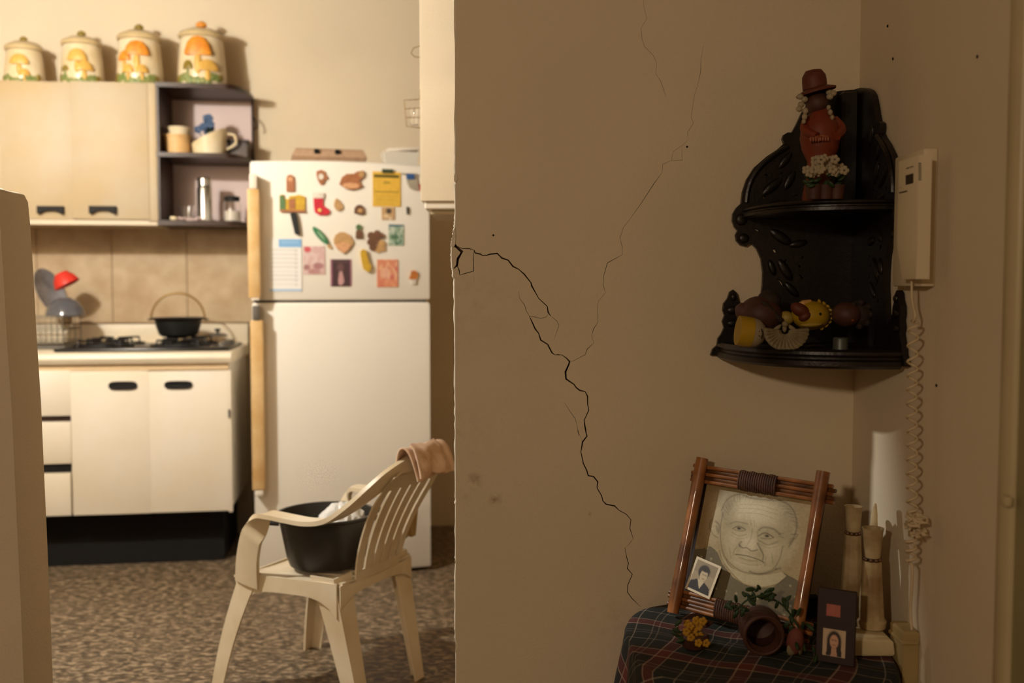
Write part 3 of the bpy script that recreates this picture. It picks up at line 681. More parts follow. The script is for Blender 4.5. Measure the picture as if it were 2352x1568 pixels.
MB().lathe([(15.5 * ks, 84 * ks), (15.5 * ks, 100 * ks), (12 * ks, 103 * ks), (1e-4, 103 * ks)], b, 28).build('cap', M['steel'], o)
b = kbase(532, zC + .001, -.19)
o = kthing('glass_jar', 'glass jar with dark lid, half filled with white sugar', 'jar', b)
MB().lathe([(1e-4, 0), (19 * ks, 0), (20 * ks, 4 * ks), (20 * ks, 42 * ks), (16 * ks, 50 * ks), (16 * ks, 54 * ks), (15 * ks, 54 * ks), (15 * ks, 50 * ks), (19 * ks, 42 * ks), (19 * ks, 3 * ks), (1e-4, 2 * ks)], b, 28).build('glass', M['glass'], o)
MB().lathe([(1e-4, 2.4 * ks), (18 * ks, 3.2 * ks), (18.4 * ks, 26 * ks), (1e-4, 27 * ks)], b, 24).build('sugar', M['white'], o)
MB().lathe([(17.5 * ks, 50 * ks), (18 * ks, 52 * ks), (18 * ks, 59 * ks), (16 * ks, 61 * ks), (1e-4, 61 * ks)], b, 24).build('lid', M['black'], o)
b = kbase(428, zC + .001, -.19)
o = kthing('drinking_glass', 'empty clear drinking glass on the bottom shelf', 'glass', b)
MB().lathe([(1e-4, 0), (15 * ks, 0), (19 * ks, 38 * ks), (18 * ks, 38 * ks), (14 * ks, 3 * ks), (1e-4, 3 * ks)], b, 24).build('glass', M['glass'], o)
b = kbase(437, zC + .001, -.285)
o = kthing('pink_cloth', 'folded pinkish cloth at the front of the bottom shelf', 'cloth', b)
MB().grid(lambda u, v: b + Vector(((u - .5) * .11, (v - .5) * .05, .006 + .006 * math.sin(u * 9) * math.cos(v * 5) + .004 * math.sin(u * 23 + v * 7))), 24, 10).build('fold', M['pink'], o, solid=.006)
b = kbase(397, zC + .001, -.28)
o = kthing('salt_shaker', 'tiny white shaker lying at the corner of the bottom shelf', 'shaker', b)
MB().lathe([(1e-4, -.014), (.009, -.014), (.010, 0), (.007, .012), (1e-4, .014)], b + Vector((0, 0, .011)), 14, Matrix.Rotation(R(90), 4, 'Y')).build('body', M['ceram'], o)
#==PART4==
# ------------------------------------------------------------------ fridge
FR = Frame((-1.054, 4.037, 0), R(14))
FW = FR.P(988, 1000, 0).x; BUL = .018; FD = .62
def fyf(x): t = 2 * x / FW - 1; return -BUL * (1 - t * t)
zf_top = FR.P(700, 369, -BUL).z; zf_gap = FR.P(780, 691, -BUL).z; zf_bot = FR.P(780, 1318, -BUL).z
fr = thing('refrigerator', 'white two-door refrigerator covered in magnets', 'refrigerator', FR, (FW / 2, 0, 0))
MB().box(.004, FW - .004, .056, FD, .03, zf_top - .012, .008, 2).build('body', M['fridge'], fr)
MB().box(.006, FW - .006, .05, .0575, .06, zf_top - .02).build('gasket', M['dark'], fr)
MB().box(.02, FW - .02, .03, .0555, .025, zf_bot - .006, .003).build('base_grille', M['black'], fr)
for fx in (.05, FW - .05):
    for fy in (.08, FD - .05): MB().lathe([(.018, 0), (.02, .004), (.012, .012), (.012, .031), (1e-4, .031)], (fx, fy, 0), 12).build('foot', M['black'], fr)
def fdoor(z0, z1, crown, name):
    n = 24; secs = []
    def loop(z, inset):
        L = []
        for i in range(n + 1):
            t = i / n; x = inset + (FW - 2 * inset) * t; L.append(Vector((x, fyf(FW * t) + inset * (1.2 if inset else 0), z + (crown * (1 - (2 * t - 1) ** 2) if z > (z0 + z1) / 2 else 0))))
        L += [Vector((FW - inset, .048, z)), Vector((inset, .048, z))]
        return L
    for z, i in ((z0, .006), (z0 + .002, .002), (z0 + .006, 0), (z1 - .012, 0), (z1 - .005, .0025), (z1, .009)): secs.append(loop(z, i))
    return MB().loft(secs).build(name, M['fridge'], fr, smooth=.7)
fd1 = fdoor(zf_gap + .003, zf_top - .004, .008, 'freezer_door'); fd2 = fdoor(zf_bot, zf_gap - .006, .0, 'main_door')
def bar(parent, name, px0, px1, py0, py1, mt, y0=-.062, y1=-.036, b=.004):
    a = FR.P(px0, py1, y0); c = FR.P(px1, py0, y0)
    return MB().box(a.x, c.x, y0, y1, a.z, c.z, b, 2).build(name, mt, parent)
h = bar(fd1, 'handle', 571, 595, 434, 684, M['tan']); 
bar(fd1, 'handle_mount', 573, 590, 399, 433.5, M['white'], y1=-.001); bar(fd1, 'handle_foot', 577, 596, 684.5, 690, M['white'], y1=-.001)
h = bar(fd2, 'handle', 580, 604, 736, 1126, M['tan']); bar(fd2, 'handle_mount', 580, 597, 702, 735.5, M['grey'], y1=-.001); bar(fd2, 'handle_foot', 585, 605, 1126.5, 1140, M['white'], y1=-.001)
# magnets and papers, each lying on the curved door
def fplace(px, py):
    y = -BUL
    for _ in range(4): q = FR.P(px, py, y); y = fyf(q.x)
    sl = BUL * 4 / FW * (2 * q.x / FW - 1)
    return Vector((q.x, y - .0012, q.z)), math.atan(sl)
fs = (FR.P(790, 500, -BUL).x - FR.P(780, 500, -BUL).x) / 10
def fthing(name, label, cat, px, py, group='magnets on the freezer door'):
    q, a = fplace(px, py); return thing(name, label, cat, FR, q, group, Matrix.Rotation(a, 4, 'Z'))
def sheet(name, label, cat, x0, y0, x1, y1, cv, group='papers on the freezer door', d=.0015):
    o = fthing(name, label, cat, (x0 + x1) / 2, (y0 + y1) / 2, group); w, h = (x1 - x0) * fs, (y1 - y0) * fs
    card_mesh(cv, w, h, d, 'print', M['print'], o, (-w / 2, 0, -h / 2)); return o
def shape(o, pts, cx, cy, name, mt, d=.006, y0=0.):
    pl = [((x - cx) * fs, -(y - cy) * fs) for x, y in pts]
    return MB().prism(pl, d, lambda a, b, t: Vector((a, y0 - t, b))).build(name, mt, o, smooth=.9)
def circ(cx, cy, rx, ry, n=18, rot=0.): return [(cx + rx * math.cos(t) * math.cos(rot) - ry * math.sin(t) * math.sin(rot), cy + rx * math.cos(t) * math.sin(rot) + ry * math.sin(t) * math.cos(rot)) for t in [2 * math.pi * i / n for i in range(n)]]
mk = lambda r, g, b: mat('magnet_%d_%d_%d' % (r, g, b), lin(r, g, b), .5, vary=.2, scale=70)
MG = {k: mk(*v) for k, v in dict(brown=(168, 108, 70), dk=(112, 78, 58), tan=(196, 156, 104), peach=(222, 168, 124), green=(52, 122, 80), grn2=(90, 120, 76), yel=(208, 168, 52), red=(206, 44, 60), wht=(232, 224, 210), gry=(176, 166, 148), blu=(56, 96, 156), blk=(24, 26, 26), org=(198, 122, 60)).items()}
# 1 owl-ish upright
o = fthing('figure_magnet', 'small upright brown magnet in the top row beside the handle', 'magnet', 667, 421); shape(o, [(658, 440), (658, 412), (660, 404), (667, 401), (674, 404), (676, 412), (676, 440)], 667, 421, 'plaque', MG['brown']); shape(o, circ(667, 412, 6, 5), 667, 421, 'face', MG['peach'], .002, -.006)
o = fthing('mitten_magnet', 'brown and white mitten-shaped magnet in the top row', 'magnet', 739, 407); shape(o, [(727, 394), (738, 390), (746, 394), (748, 402), (753, 407), (750, 412), (746, 413), (743, 423), (735, 424), (730, 414), (727, 404)], 739, 407, 'mitten', MG['brown']); shape(o, circ(737, 406, 6, 7), 739, 407, 'spot', MG['wht'], .002, -.006)
o = fthing('squirrel_magnet', 'large brown animal-shaped magnet in the top row', 'magnet', 808, 415); shape(o, [(779, 424), (785, 408), (796, 400), (812, 399), (820, 394), (834, 391), (838, 397), (834, 408), (826, 414), (828, 423), (834, 426), (826, 432), (810, 437), (795, 435)], 808, 415, 'body', MG['brown'], .007); shape(o, circ(806, 427, 20, 7), 808, 415, 'belly', MG['peach'], .002, -.007); shape(o, circ(830, 400, 6, 7), 808, 415, 'head', MG['tan'], .002, -.007)
cv = Canvas(52, 64, lin(228, 184, 72)); cv.rect(.04, .08, .96, .17, lin(70, 66, 30)); 
for yy, x0, x1, k in ((.28, .4, .62, .6), (.31, .38, .64, .5), (.56, .06, .94, .75), (.5, .05, .08, .6), (.5, .6, .63, .5), (.5, .92, .95, .6), (.68, .1, .9, .25), (.75, .1, .86, .25), (.82, .1, .9, .22), (.9, .1, .8, .2)): cv.rect(x0, yy, x1, yy + .03, lin(100, 80, 30), k)
cv.noise(9, .12)
o = sheet('yellow_notice', 'yellow printed notice held by a dark green clip', 'notice', 855, 394, 921, 475, cv); shape(o, [(877, 388), (903, 388), (903, 397), (877, 397)], 888, 434.5, 'clip', mk(56, 70, 48), .006, -.002)
o = fthing('cup_magnet', 'grey cup magnet with blue rim at the upper edge', 'magnet', 944, 418); shape(o, [(932, 406), (956, 404), (962, 436), (950, 437), (940, 432), (934, 420)], 944, 418, 'cup', MG['gry']); shape(o, [(932, 399), (951, 399), (951, 412), (932, 412)], 944, 418, 'rim', MG['blu'], .003, -.006); shape(o, [(921, 398), (960, 398), (960, 402), (921, 402)], 944, 418, 'hanger', MG['gry'], .002, -.006)
o = fthing('red_tag', 'tiny red tag at the far edge of the freezer door', 'tag', 967, 430); shape(o, [(963, 424), (971, 424), (971, 439), (965, 439)], 967, 430, 'tag', MG['red'])
o = fthing('castle_magnet', 'wide yellow castle-shaped magnet under the small brown one', 'magnet', 672, 466); shape(o, [(643, 485), (643, 449), (652, 447), (654, 457), (664, 457), (664, 451), (680, 449), (686, 447), (700, 451), (700, 485)], 672, 466, 'walls', MG['yel'], .006); shape(o, [(643, 484), (643, 450), (650, 449), (656, 460), (656, 484)], 672, 466, 'tower', MG['grn2'], .002, -.006); shape(o, [(664, 480), (664, 458), (678, 456), (678, 480)], 672, 466, 'gate', MG['brown'], .002, -.006); shape(o, [(643, 487), (643, 482), (700, 482), (700, 487)], 672, 466, 'foot', MG['brown'], .004, -.006)
o = fthing('stocking_magnet', 'red felt stocking magnet with white cuff', 'magnet', 738, 470); shape(o, [(720, 455), (742, 455), (742, 472), (750, 477), (757, 483), (756, 491), (748, 494), (732, 494), (723, 488), (721, 475)], 738, 470, 'boot', MG['red'], .006); shape(o, [(718, 443), (743, 442), (744, 455), (719, 456)], 738, 470, 'cuff', MG['wht'], .008); shape(o, circ(734, 483, 4, 4), 738, 470, 'button', mk(240, 214, 120), .003, -.006)
o = fthing('shell_magnet', 'drop-shaped tan shell magnet', 'magnet', 777, 471); shape(o, [(772, 455), (779, 460), (786, 470), (787, 479), (780, 485), (772, 483), (767, 474), (768, 463)], 777, 471, 'drop', MG['tan'])
o = fthing('hedgehog_magnet', 'small round dark brown magnet above the middle row', 'magnet', 825, 482); shape(o, [(813, 490), (814, 478), (820, 471), (829, 470), (836, 477), (838, 491), (828, 494)], 825, 482, 'plaque', MG['dk']); shape(o, circ(827, 484, 6, 5), 825, 482, 'face', MG['tan'], .002, -.006)
cv = Canvas(20, 20, lin(196, 160, 116)); cv.ell(.55, .3, .22, .22, lin(70, 62, 58)); cv.ell(.35, .7, .2, .15, lin(222, 196, 160)); cv.noise(6, .2); cv.ell(.65, .9, .12, .12, lin(230, 210, 180))
sheet('tan_card', 'small tan picture card below the yellow notice', 'card', 876, 476, 907, 505, cv)
o = fthing('black_pin', 'short black bar magnet near the door edge', 'magnet', 935, 484); shape(o, [(933, 475), (938, 475), (938, 492), (934, 492)], 935, 484, 'bar', MG['blk'])
o = fthing('black_clip', 'long tapered black clip above the calendar', 'clip', 678, 514); shape(o, [(667, 492), (672, 488), (680, 489), (683, 500), (686, 520), (688, 537), (683, 540), (677, 537), (672, 515)], 678, 514, 'clip', MG['blk'], .014)
o = fthing('cucumber_magnet', 'green cucumber magnet lying aslant', 'magnet', 737, 543); shape(o, circ(736, 541, 26, 7.5, 20, .86), 737, 543, 'cucumber', MG['green'], .009); shape(o, circ(737, 541, 14, 3, 12, .86), 737, 543, 'highlight_stripe', mk(140, 176, 140), .002, -.009); shape(o, circ(756, 566, 6, 4, 10, .86), 737, 543, 'tip', MG['tan'], .006)
o = fthing('pineapple_magnet', 'little pineapple magnet with green top', 'magnet', 824, 533); shape(o, [(816, 548), (817, 532), (820, 528), (828, 528), (832, 533), (833, 548)], 824, 533, 'fruit', MG['dk']); shape(o, circ(824, 522, 7, 7), 824, 533, 'crown', MG['grn2'])
o = fthing('blossom_magnet', 'mottled brown flower cluster magnet', 'magnet', 863, 556)
for cx, cy, r in ((852, 541, 9), (866, 536, 8), (876, 541, 7), (850, 556, 8), (863, 552, 10), (877, 560, 9), (856, 568, 9), (868, 572, 9), (880, 572, 6)): shape(o, circ(cx, cy, r, r, 12), 863, 556, 'petal', MG['dk' if (int(cx + cy) % 3) else 'tan'], .004 + .003 * random.random())
cv = Canvas(30, 40, lin(150, 172, 150)); cv.noise(9, .9, lin(50, 104, 84)); cv.noise(6, .8, lin(200, 212, 196)); cv.rect(0, 0, 1, .1, lin(60, 100, 120)); cv.ell(.4, .6, .3, .12, lin(40, 96, 64), .8)
sheet('green_card', 'green patterned picture card at the door edge side', 'card', 892, 515, 928, 564, cv)
o = fthing('face_magnet', 'round peach heart-shaped magnet in the centre', 'magnet', 788, 557); shape(o, [(766, 550), (770, 540), (780, 533), (792, 533), (803, 539), (810, 550), (812, 558), (804, 572), (789, 583), (776, 574), (767, 560)], 788, 557, 'disc', MG['tan'], .006); shape(o, [(769, 562), (788, 556), (807, 562), (798, 575), (789, 582), (778, 575)], 788, 557, 'lower_half', MG['peach'], .003, -.006)
cv = Canvas(40, 52, lin(206, 172, 168)); cv.noise(7, .6, lin(222, 206, 202)); cv.ell(.2, .12, .16, .1, lin(196, 84, 92)); cv.ell(.15, .75, .15, .1, lin(140, 80, 84), .8); cv.ell(.7, .7, .25, .12, lin(150, 92, 96), .8); cv.ell(.5, .9, .3, .1, lin(160, 104, 104), .7)
sheet('pink_picture', 'faded pink picture card under the cucumber', 'picture', 697, 565, 746, 630, cv)
cv = Canvas(48, 76, lin(232, 230, 226)); cv.rect(.34, 0, 1, .155, lin(120, 170, 216)); cv.rect(.05, .95, 1, .985, lin(120, 170, 216))
for j in range(9): cv.rect(.06, .2 + j * .08, .9, .215 + j * .08, lin(200, 196, 188), .6); cv.rect(.8, .2 + j * .08, .86, .24 + j * .08, lin(190, 186, 180), .6)
for j in range(5): cv.rect(.42 + j * .1, .05, .5 + j * .1, .075, lin(160, 196, 226), .8)
sheet('calendar_sheet', 'white ruled calendar sheet with a blue header', 'calendar', 616, 549, 692, 670, cv)
cv = Canvas(40, 52, lin(66, 46, 50)); cv.rect(0, 0, .08, 1, lin(150, 96, 116)); cv.rect(.94, 0, 1, 1, lin(150, 96, 116)); cv.ell(.48, .3, .16, .14, lin(110, 78, 80), .7); cv.poly([(.42, .45), (.56, .45), (.66, .8), (.56, .96), (.4, .96), (.36, .85)], lin(206, 160, 160), .8); cv.rect(.1, .05, .9, .12, lin(96, 70, 74), .5); cv.noise(8, .3)
sheet('dark_picture', 'dark picture with a pale figure and pink edges', 'picture', 759, 595, 807, 658, cv)
o = fthing('banana_magnet', 'mustard yellow slipper-shaped magnet', 'magnet', 838, 599); shape(o, [(827, 578), (832, 572), (840, 574), (843, 588), (846, 600), (852, 612), (850, 622), (843, 625), (834, 618), (831, 606), (828, 590)], 838, 599, 'slipper', MG['yel'], .014)
cv = Canvas(42, 54, lin(214, 138, 108)); cv.noise(6, .8, lin(196, 92, 92)); cv.noise(9, .7, lin(232, 190, 150)); cv.ell(.4, .5, .25, .2, lin(236, 200, 170), .6); cv.rect(0, .7, 1, 1, lin(218, 142, 104), .5)
sheet('orange_picture', 'reddish orange patterned picture card low on the door', 'picture', 865, 595, 915, 660, cv)
o = fthing('mushroom_magnet', 'tiny brown and cream mushroom magnet at the lower edge', 'magnet', 949, 636); shape(o, [(938, 640), (942, 632), (944, 622), (952, 620), (960, 625), (959, 636), (955, 642), (944, 642)], 949, 636, 'cap', MG['org']); shape(o, [(943, 642), (956, 642), (954, 653), (945, 653)], 949, 636, 'stem', MG['wht'])
# on top of the fridge
q = FR.P(755, 362, .16); zt = zf_top - .0115
o = thing('egg_carton', 'closed brown pulp egg carton on top of the fridge', 'carton', FR, (q.x, .16, zt))
w2 = 84 * .00185; hh = FR.P(755, 346, .16).z - zt
def eg(z, iw): return [Vector((q.x + sx * (w2 - iw), .16 + sy * (.08 - iw), z)) for sx, sy in ((-1, -1), (1, -1), (1, 1), (-1, 1))]
MB().loft([eg(zt + .0005, .016), eg(zt + hh * .5, .002), eg(zt + hh * .52, .0)]).build('carton_base', M['egg'], o)
m_ = MB().loft([eg(zt + hh * .53, .0), eg(zt + hh * .56, .0), eg(zt + hh * .95, .014), eg(zt + hh, .02)]); m_.build('carton_lid', M['egg'], o)
for k in (-.35, .2): MB().box(q.x + k * w2 - .01, q.x + k * w2 + .01, .16 - .084, .16 - .068, zt + hh * .7, zt + hh * .95, .003).build('tab', M['dark'], o)
q = FR.P(918, 365, .12); 
o = thing('plastic_box', 'translucent plastic food box with white lid on the fridge', 'food box', FR, (q.x, .12, zt))
hb = FR.P(918, 352, .12).z - zt; wb = 40 * .00187
def pb_(z, iw): return [Vector((q.x + sx * (wb - iw), .12 + sy * (.06 - iw), z)) for sx, sy in ((-1, -1), (1, -1), (1, 1), (-1, 1))]
MB().loft([pb_(zt + .0005, .012), pb_(zt + hb, .0), pb_(zt + hb, .003), pb_(zt + .003, .014)]).build('tub', mat('milky_plastic', lin(226, 220, 206), .35, trans=.15), o)
rot = Matrix.Translation((q.x, .12, zt + hb)) @ Matrix.Rotation(R(-4), 4, 'Y') @ Matrix.Translation((-q.x, -.12, -zt - hb))
MB().box(q.x - wb * .8, q.x + wb * 1.02, .055, .185, zt + hb + .002, zt + hb + .016, .005, 2, rot).build('lid', M['white'], o)

# ------------------------------------------------------------------ wall cabinet behind the partition, with a wire rack
Yc = 3.3; xa = W.P(966, 460, Yc).x; za = W.P(1000, 470, Yc).z
o = thing('wall_cabinet', 'cream wall cabinet jutting out behind the cracked wall', 'cabinet', W, (xa + .2, Yc, za))
MB().box(xa, .598, Yc, Yc + .36, za + .012, CEIL - .002, .004, 2).build('body', M['wall'], o)
MB().box(xa + .012, .598, Yc + .012, Yc + .348, za - .014, za + .0115, .004).build('bottom_moulding', M['doorw'], o)
MB().box(xa + .03, .598, Yc + .04, Yc + .33, za - .03, za - .0145, .003).build('light_rail', mat('rail_paint', lin(196, 178, 140), .5), o)
o = thing('wire_rack', 'thin wire rack with a clear glass hung on the cabinet side', 'wire rack', W, (xa - .03, Yc + .1, W.P(950, 300, Yc).z))
p0 = W.P(966, 200, Yc + .08); wr = mat('rack_wire', lin(150, 124, 84), .4, metal=.5); m_ = MB()
def rk(px, py, dy=.08): return W.P(px, py, Yc + dy)
for dy in (.05, .16):
    m_.tube([rk(965, 205, dy), rk(964, 228, dy), rk(928, 230, dy), rk(934, 290, dy), rk(966, 294, dy)], .0018, 5)
    m_.tube([rk(930, 250, dy), rk(966, 248, dy)], .0014, 5); m_.tube([rk(932, 270, dy), rk(966, 270, dy)], .0014, 5)
for px in (928, 942, 955): m_.tube([rk(px, 230, .05), rk(px, 230, .16)], .0014, 5); m_.tube([rk(px + 5, 291, .05), rk(px + 5, 291, .16)], .0014, 5)
m_.tube([rk(966, 105, .08), rk(950, 110, .08), rk(944, 122, .08), rk(952, 130, .08), rk(966, 132, .08)], .0018, 5)
m_.build('wires', wr, o)
g = rk(952, 289, .105); MB().lathe([(1e-4, .003), (.014, .003), (.018, .06), (.017, .06), (.0125, .006), (1e-4, .006)], g, 20).build('glass', M['glass'], o)

# ------------------------------------------------------------------ plastic armchair
CA = math.atan2(.467, -.884) - math.pi / 2
CH = Frame((-.572, 3.014, 0), CA)          # x to the sitter's side away from the camera, y to the front
ch = thing('plastic_armchair', 'white moulded plastic armchair with a pot on its seat', 'chair', CH, (0, 0, 0))
V = Vector
def lleg(name, top, foot, sx, sy, w0, w1, th=.006, bow=0.):
    top = V(top); foot = V(foot); secs = []
    for i in range(9):
        t = i / 8; p = top.lerp(foot, t) + V((0, bow * math.sin(math.pi * t), 0)); w = w0 + (w1 - w0) * t ** .7
        a, b = -sx * w, -sy * w
        secs.append([p, p + V((a, 0, 0)), p + V((a, -sy * th, 0)), p + V((-sx * th, -sy * th, 0)), p + V((-sx * th, b, 0)), p + V((0, b, 0))])
    return MB().loft(secs).build(name, M['plasticw'], ch, smooth=.8)
SZ = .362
lleg('leg', (-.208, .150, SZ + .02), (-.225, .262, 0), -1, 1, .075, .042, bow=.012)
lleg('leg', (.208, .150, SZ + .02), (.215, .235, 0), 1, 1, .075, .042, bow=.012)
lleg('leg', (-.185, -.175, SZ + .03), (-.172, -.258, 0), -1, -1, .085, .045)
lleg('leg', (.185, -.175, SZ + .03), (.172, -.245, 0), 1, -1, .085, .045)
# seat: dished slab with front apron and slots
def seat_z(x, y): return SZ + .012 * ((x / .2) ** 2) + .010 * max(0, -y / .2) - (.012 * max(0, (y - .09) / .09) ** 2)
m_ = MB(); nu = nv = 20; top = []; 
def sp(u, v, dz=0):
    y = -.195 + .37 * v; hw = .17 + .04 * min(1, v * 1.2); x = (2 * u - 1) * hw; return V((x, y, seat_z(x, y) + dz))
slots = []
vs1 = [sp(i / nu, j / nv) for j in range(nv + 1) for i in range(nu + 1)]; vs0 = [p - V((0, 0, .007)) for p in vs1]
ff = []; N = len(vs1); S = set()
for j in range(nv):
    for i in range(nu):
        if 3 <= j <= 8 and i in (5, 8, 11, 14): continue
        S.add((i, j))
def ix(i, j): return j * (nu + 1) + i
for (i, j) in S:
    q = [ix(i, j), ix(i + 1, j), ix(i + 1, j + 1), ix(i, j + 1)]; ff.append(q); ff.append([N + k for k in q[::-1]])
    for (di, dj, a, b) in ((-1, 0, 3, 0), (1, 0, 1, 2), (0, -1, 0, 1), (0, 1, 2, 3)):
        if (i + di, j + dj) not in S: ff.append([q[a], q[b], N + q[b], N + q[a]])
m_.add(vs1 + vs0, ff); st = m_.build('seat', M['plasticw'], ch, smooth=.5)
# aprons under the seat: arched strips
def apron(p, q, drop0, drop1, nrm, name='apron'):
    p, q = V(p), V(q); secs = []
    for i in range(13):
        t = i / 12; c = p.lerp(q, t); d = drop1 + (drop0 - drop1) * (2 * t - 1) ** 4; n = V(nrm) * .005
        secs.append([c, c + n, c + n - V((0, 0, d)), c - V((0, 0, d))])
    MB().loft(secs).build(name, M['plasticw'], ch, smooth=.8)
apron((-.212, .155, SZ + .012), (-.186, -.185, SZ + .018), .10, .045, (1, 0, 0)); apron((.212, .155, SZ + .012), (.186, -.185, SZ + .018), .10, .045, (-1, 0, 0))
apron((-.205, .172, SZ - .002), (.205, .172, SZ - .002), .10, .045, (0, -1, 0)); apron((-.18, -.195, SZ + .012), (.18, -.195, SZ + .012), .07, .035, (0, 1, 0))
# arms: upright, bend, rest, sweep up into the back rail
def arm(sx):
    path = smooth_path([(sx * .210, .165, SZ - .01), (sx * .222, .145, .44), (sx * .234, .112, .515), (sx * .240, .070, .556), (sx * .243, .02, .561), (sx * .243, -.04, .558), (sx * .241, -.115, .556), (sx * .231, -.178, .568), (sx * .210, -.236, .610), (sx * .178, -.288, .664), (sx * .140, -.324, .706), (sx * .08, -.348, .734), (0, -.356, .743)], 5)
    wid = [.085, .075, .07, .06, .056, .056, .056, .052, .05, .05, .052, .055, .055]
    secs = []; n = len(path)
    for i, p in enumerate(path):
        t = (path[min(i + 1, n - 1)] - path[max(i - 1, 0)]).normalized(); s_ = i / (n - 1) * 12; k = min(int(s_), 11); w = wid[k] + (wid[k + 1] - wid[k]) * (s_ - k)
        # width direction: along y for the upright, sideways for the rest, upright-inward along the back
        if s_ < 2: a = V((0, 1, 0))
        elif s_ < 4: a = V((0, 1, 0)).lerp(V((-sx, 0, 0)), (s_ - 2) / 2)
        elif s_ < 7: a = V((-sx, 0, 0))
        elif s_ < 10: a = V((-sx, 0, 0)).lerp(V((-sx * .35, .25, -.9)), (s_ - 7) / 3)
        else: a = V((-sx * .35, .25, -.9)).lerp(V((0, .3, -.95)), (s_ - 10) / 2)
        if s_ < 2.01: a = V((0, -1, 0))
        elif s_ < 4: a = V((0, -1, 0)).lerp(V((-sx, 0, 0)), (s_ - 2) / 2)
        a = (a - t * a.dot(t)).normalized(); b = t.cross(a).normalized() * .0065
        secs.append([p - b, p + a * w * .5 - b * 1.4, p + a * w - b, p + a * w + b, p + a * w * .5 + b * .6, p + b])
    MB().loft(secs).build('arm', M['plasticw'], ch, smooth=.9)
arm(-1); arm(1)
# backrest: frame of slats fanning out between seat and top rail
def bk(s_, t):   # s across -1..1, t up 0..1
    hw = .108 + .052 * t - .03 * max(0, t - .75) / .25; y = -.190 - .045 * t - .108 * t * t; z = SZ + .005 + .322 * t + .045 * t * (1 - s_ * s_)
    return V((s_ * hw, y - .03 * (1 - s_ * s_) * t, z))
br = MB()
def slat(s0, s1, t0, t1, mb, n=14):
    secs = []
    for i in range(n + 1):
        t = t0 + (t1 - t0) * i / n; a, b = bk(s0, t), bk(s1, t); d = V((0, .006, 0)); secs.append([a, b, b - d, a - d])
    mb.loft(secs)
slat(-1, 1, 0, .1, br, 4); slat(-1, -.76, .1, .98, br); slat(.76, 1, .1, .98, br); slat(-1, 1, .86, 1., br, 4)
bo = br.build('backrest', M['plasticw'], ch, smooth=.8)
for k in range(4):
    s0 = -.66 + k * .345; m_ = MB(); slat(s0, s0 + .285, .09, .87, m_); m_.build('slat', M['plasticw'], bo, smooth=.8)
# rag over the top rail
def drape(name, label, x0, x1, prof, mt, wob, parent_thing=None, sh=0.):
    o = thing(name, label, 'cloth', CH, ((x0 + x1) / 2, prof[0][0], prof[-1][1])); P_ = smooth_path([(y, z, 0) for y, z in prof], 5); n = len(P_)
    def fn(u, v):
        k = v * (n - 1); i = min(int(k), n - 2); p = P_[i].lerp(P_[i + 1], k - i); x = x0 + (x1 - x0) * u + sh * v
        w = wob * (math.sin(u * 8 + v * 4) + .4 * math.sin(u * 19 - v * 9)); return V((x + w * .6, p.x + w, p.y + w * .5 + .03 * (1 - (u * 2 - 1) ** 2) * 0))
    MB().grid(fn, 26, 40).build('fold', mt, o, solid=.005, smooth=1.2); return o
drape('chair_rag', 'pinkish rag folded over the top of the armchair back', -.10, .10, [(-.326, .668), (-.331, .713), (-.342, .754), (-.360, .763), (-.378, .748), (-.392, .713), (-.402, .678)], M['rag'], .004)
drape('rag_flap', 'second narrow pinkish rag strip tucked under the folded rag', -.08, .05, [(-.364, .771), (-.386, .757), (-.402, .723), (-.410, .688)], M['rag'], .005, sh=-.02)
drape('hanging_rag', 'olive rag hanging down inside the armchair back', .115, .19, [(-.262, .655), (-.245, .645), (-.225, .60), (-.208, .52), (-.20, .44)], M['rago'], .004)
# pot on the seat
pc = V((-.02, -.02, SZ + .014)); o = thing('cooking_pot', 'charcoal cooking pot with side handles on the armchair seat', 'pot', CH, pc)
r0 = .108; r1 = .146; hp = .16
MB().lathe([(1e-4, 0), (r0 * .9, 0), (r0 * 1.02, .006), (r0 * 1.1, .03), (r1 * .97, hp - .012), (r1 * 1.03, hp - .006), (r1 * 1.03, hp), (r1 * .97, hp), (r1 * .95, hp - .012), (r0 * 1.05, .03), (r0 * .95, .008), (1e-4, .006)], pc, 44).build('bowl', M['pot'], o)
hd = CH.i.to_3x3() @ V((1, .25, 0)); ha = math.atan2(hd.y, hd.x)
for k in (0, 1):
    a = ha + math.pi * k; u = V((math.cos(a), math.sin(a), 0)); w = V((-u.y, u.x, 0)); c = pc + V((0, 0, hp - .016))
    MB().tube(smooth_path([c + u * r1 * .96 + w * .05, c + u * (r1 + .03) + w * .042 + V((0, 0, .004)), c + u * (r1 + .04) + V((0, 0, .006)), c + u * (r1 + .03) - w * .042 + V((0, 0, .004)), c + u * r1 * .96 - w * .05], 5), .008, 8).build('handle', M['pot'], o)
o = thing('plastic_bag', 'crumpled white plastic bag inside the charcoal pot', 'bag', CH, pc + V((0, 0, .02)))
bd = CH.i.to_3x3() @ V((1, -.2, 0)); bc = pc + bd * .05 + V((0, 0, .118))
bm = bmesh.new(); bmesh.ops.create_icosphere(bm, subdivisions=4, radius=1.)
for v in bm.verts:
    d = v.co.normalized(); n = .5 * math.sin(d.x * 7 + d.y * 5) * math.sin(d.z * 6 + d.x * 3) + .35 * math.sin(d.x * 15 - d.z * 11) * math.cos(d.y * 13)
    v.co = bc + V((d.x * .074, d.y * .074, d.z * .072)) * (1 + .16 * n)
m_ = MB().add_bm(bm); m_.build('crumple', M['bag'], o, smooth=.35)
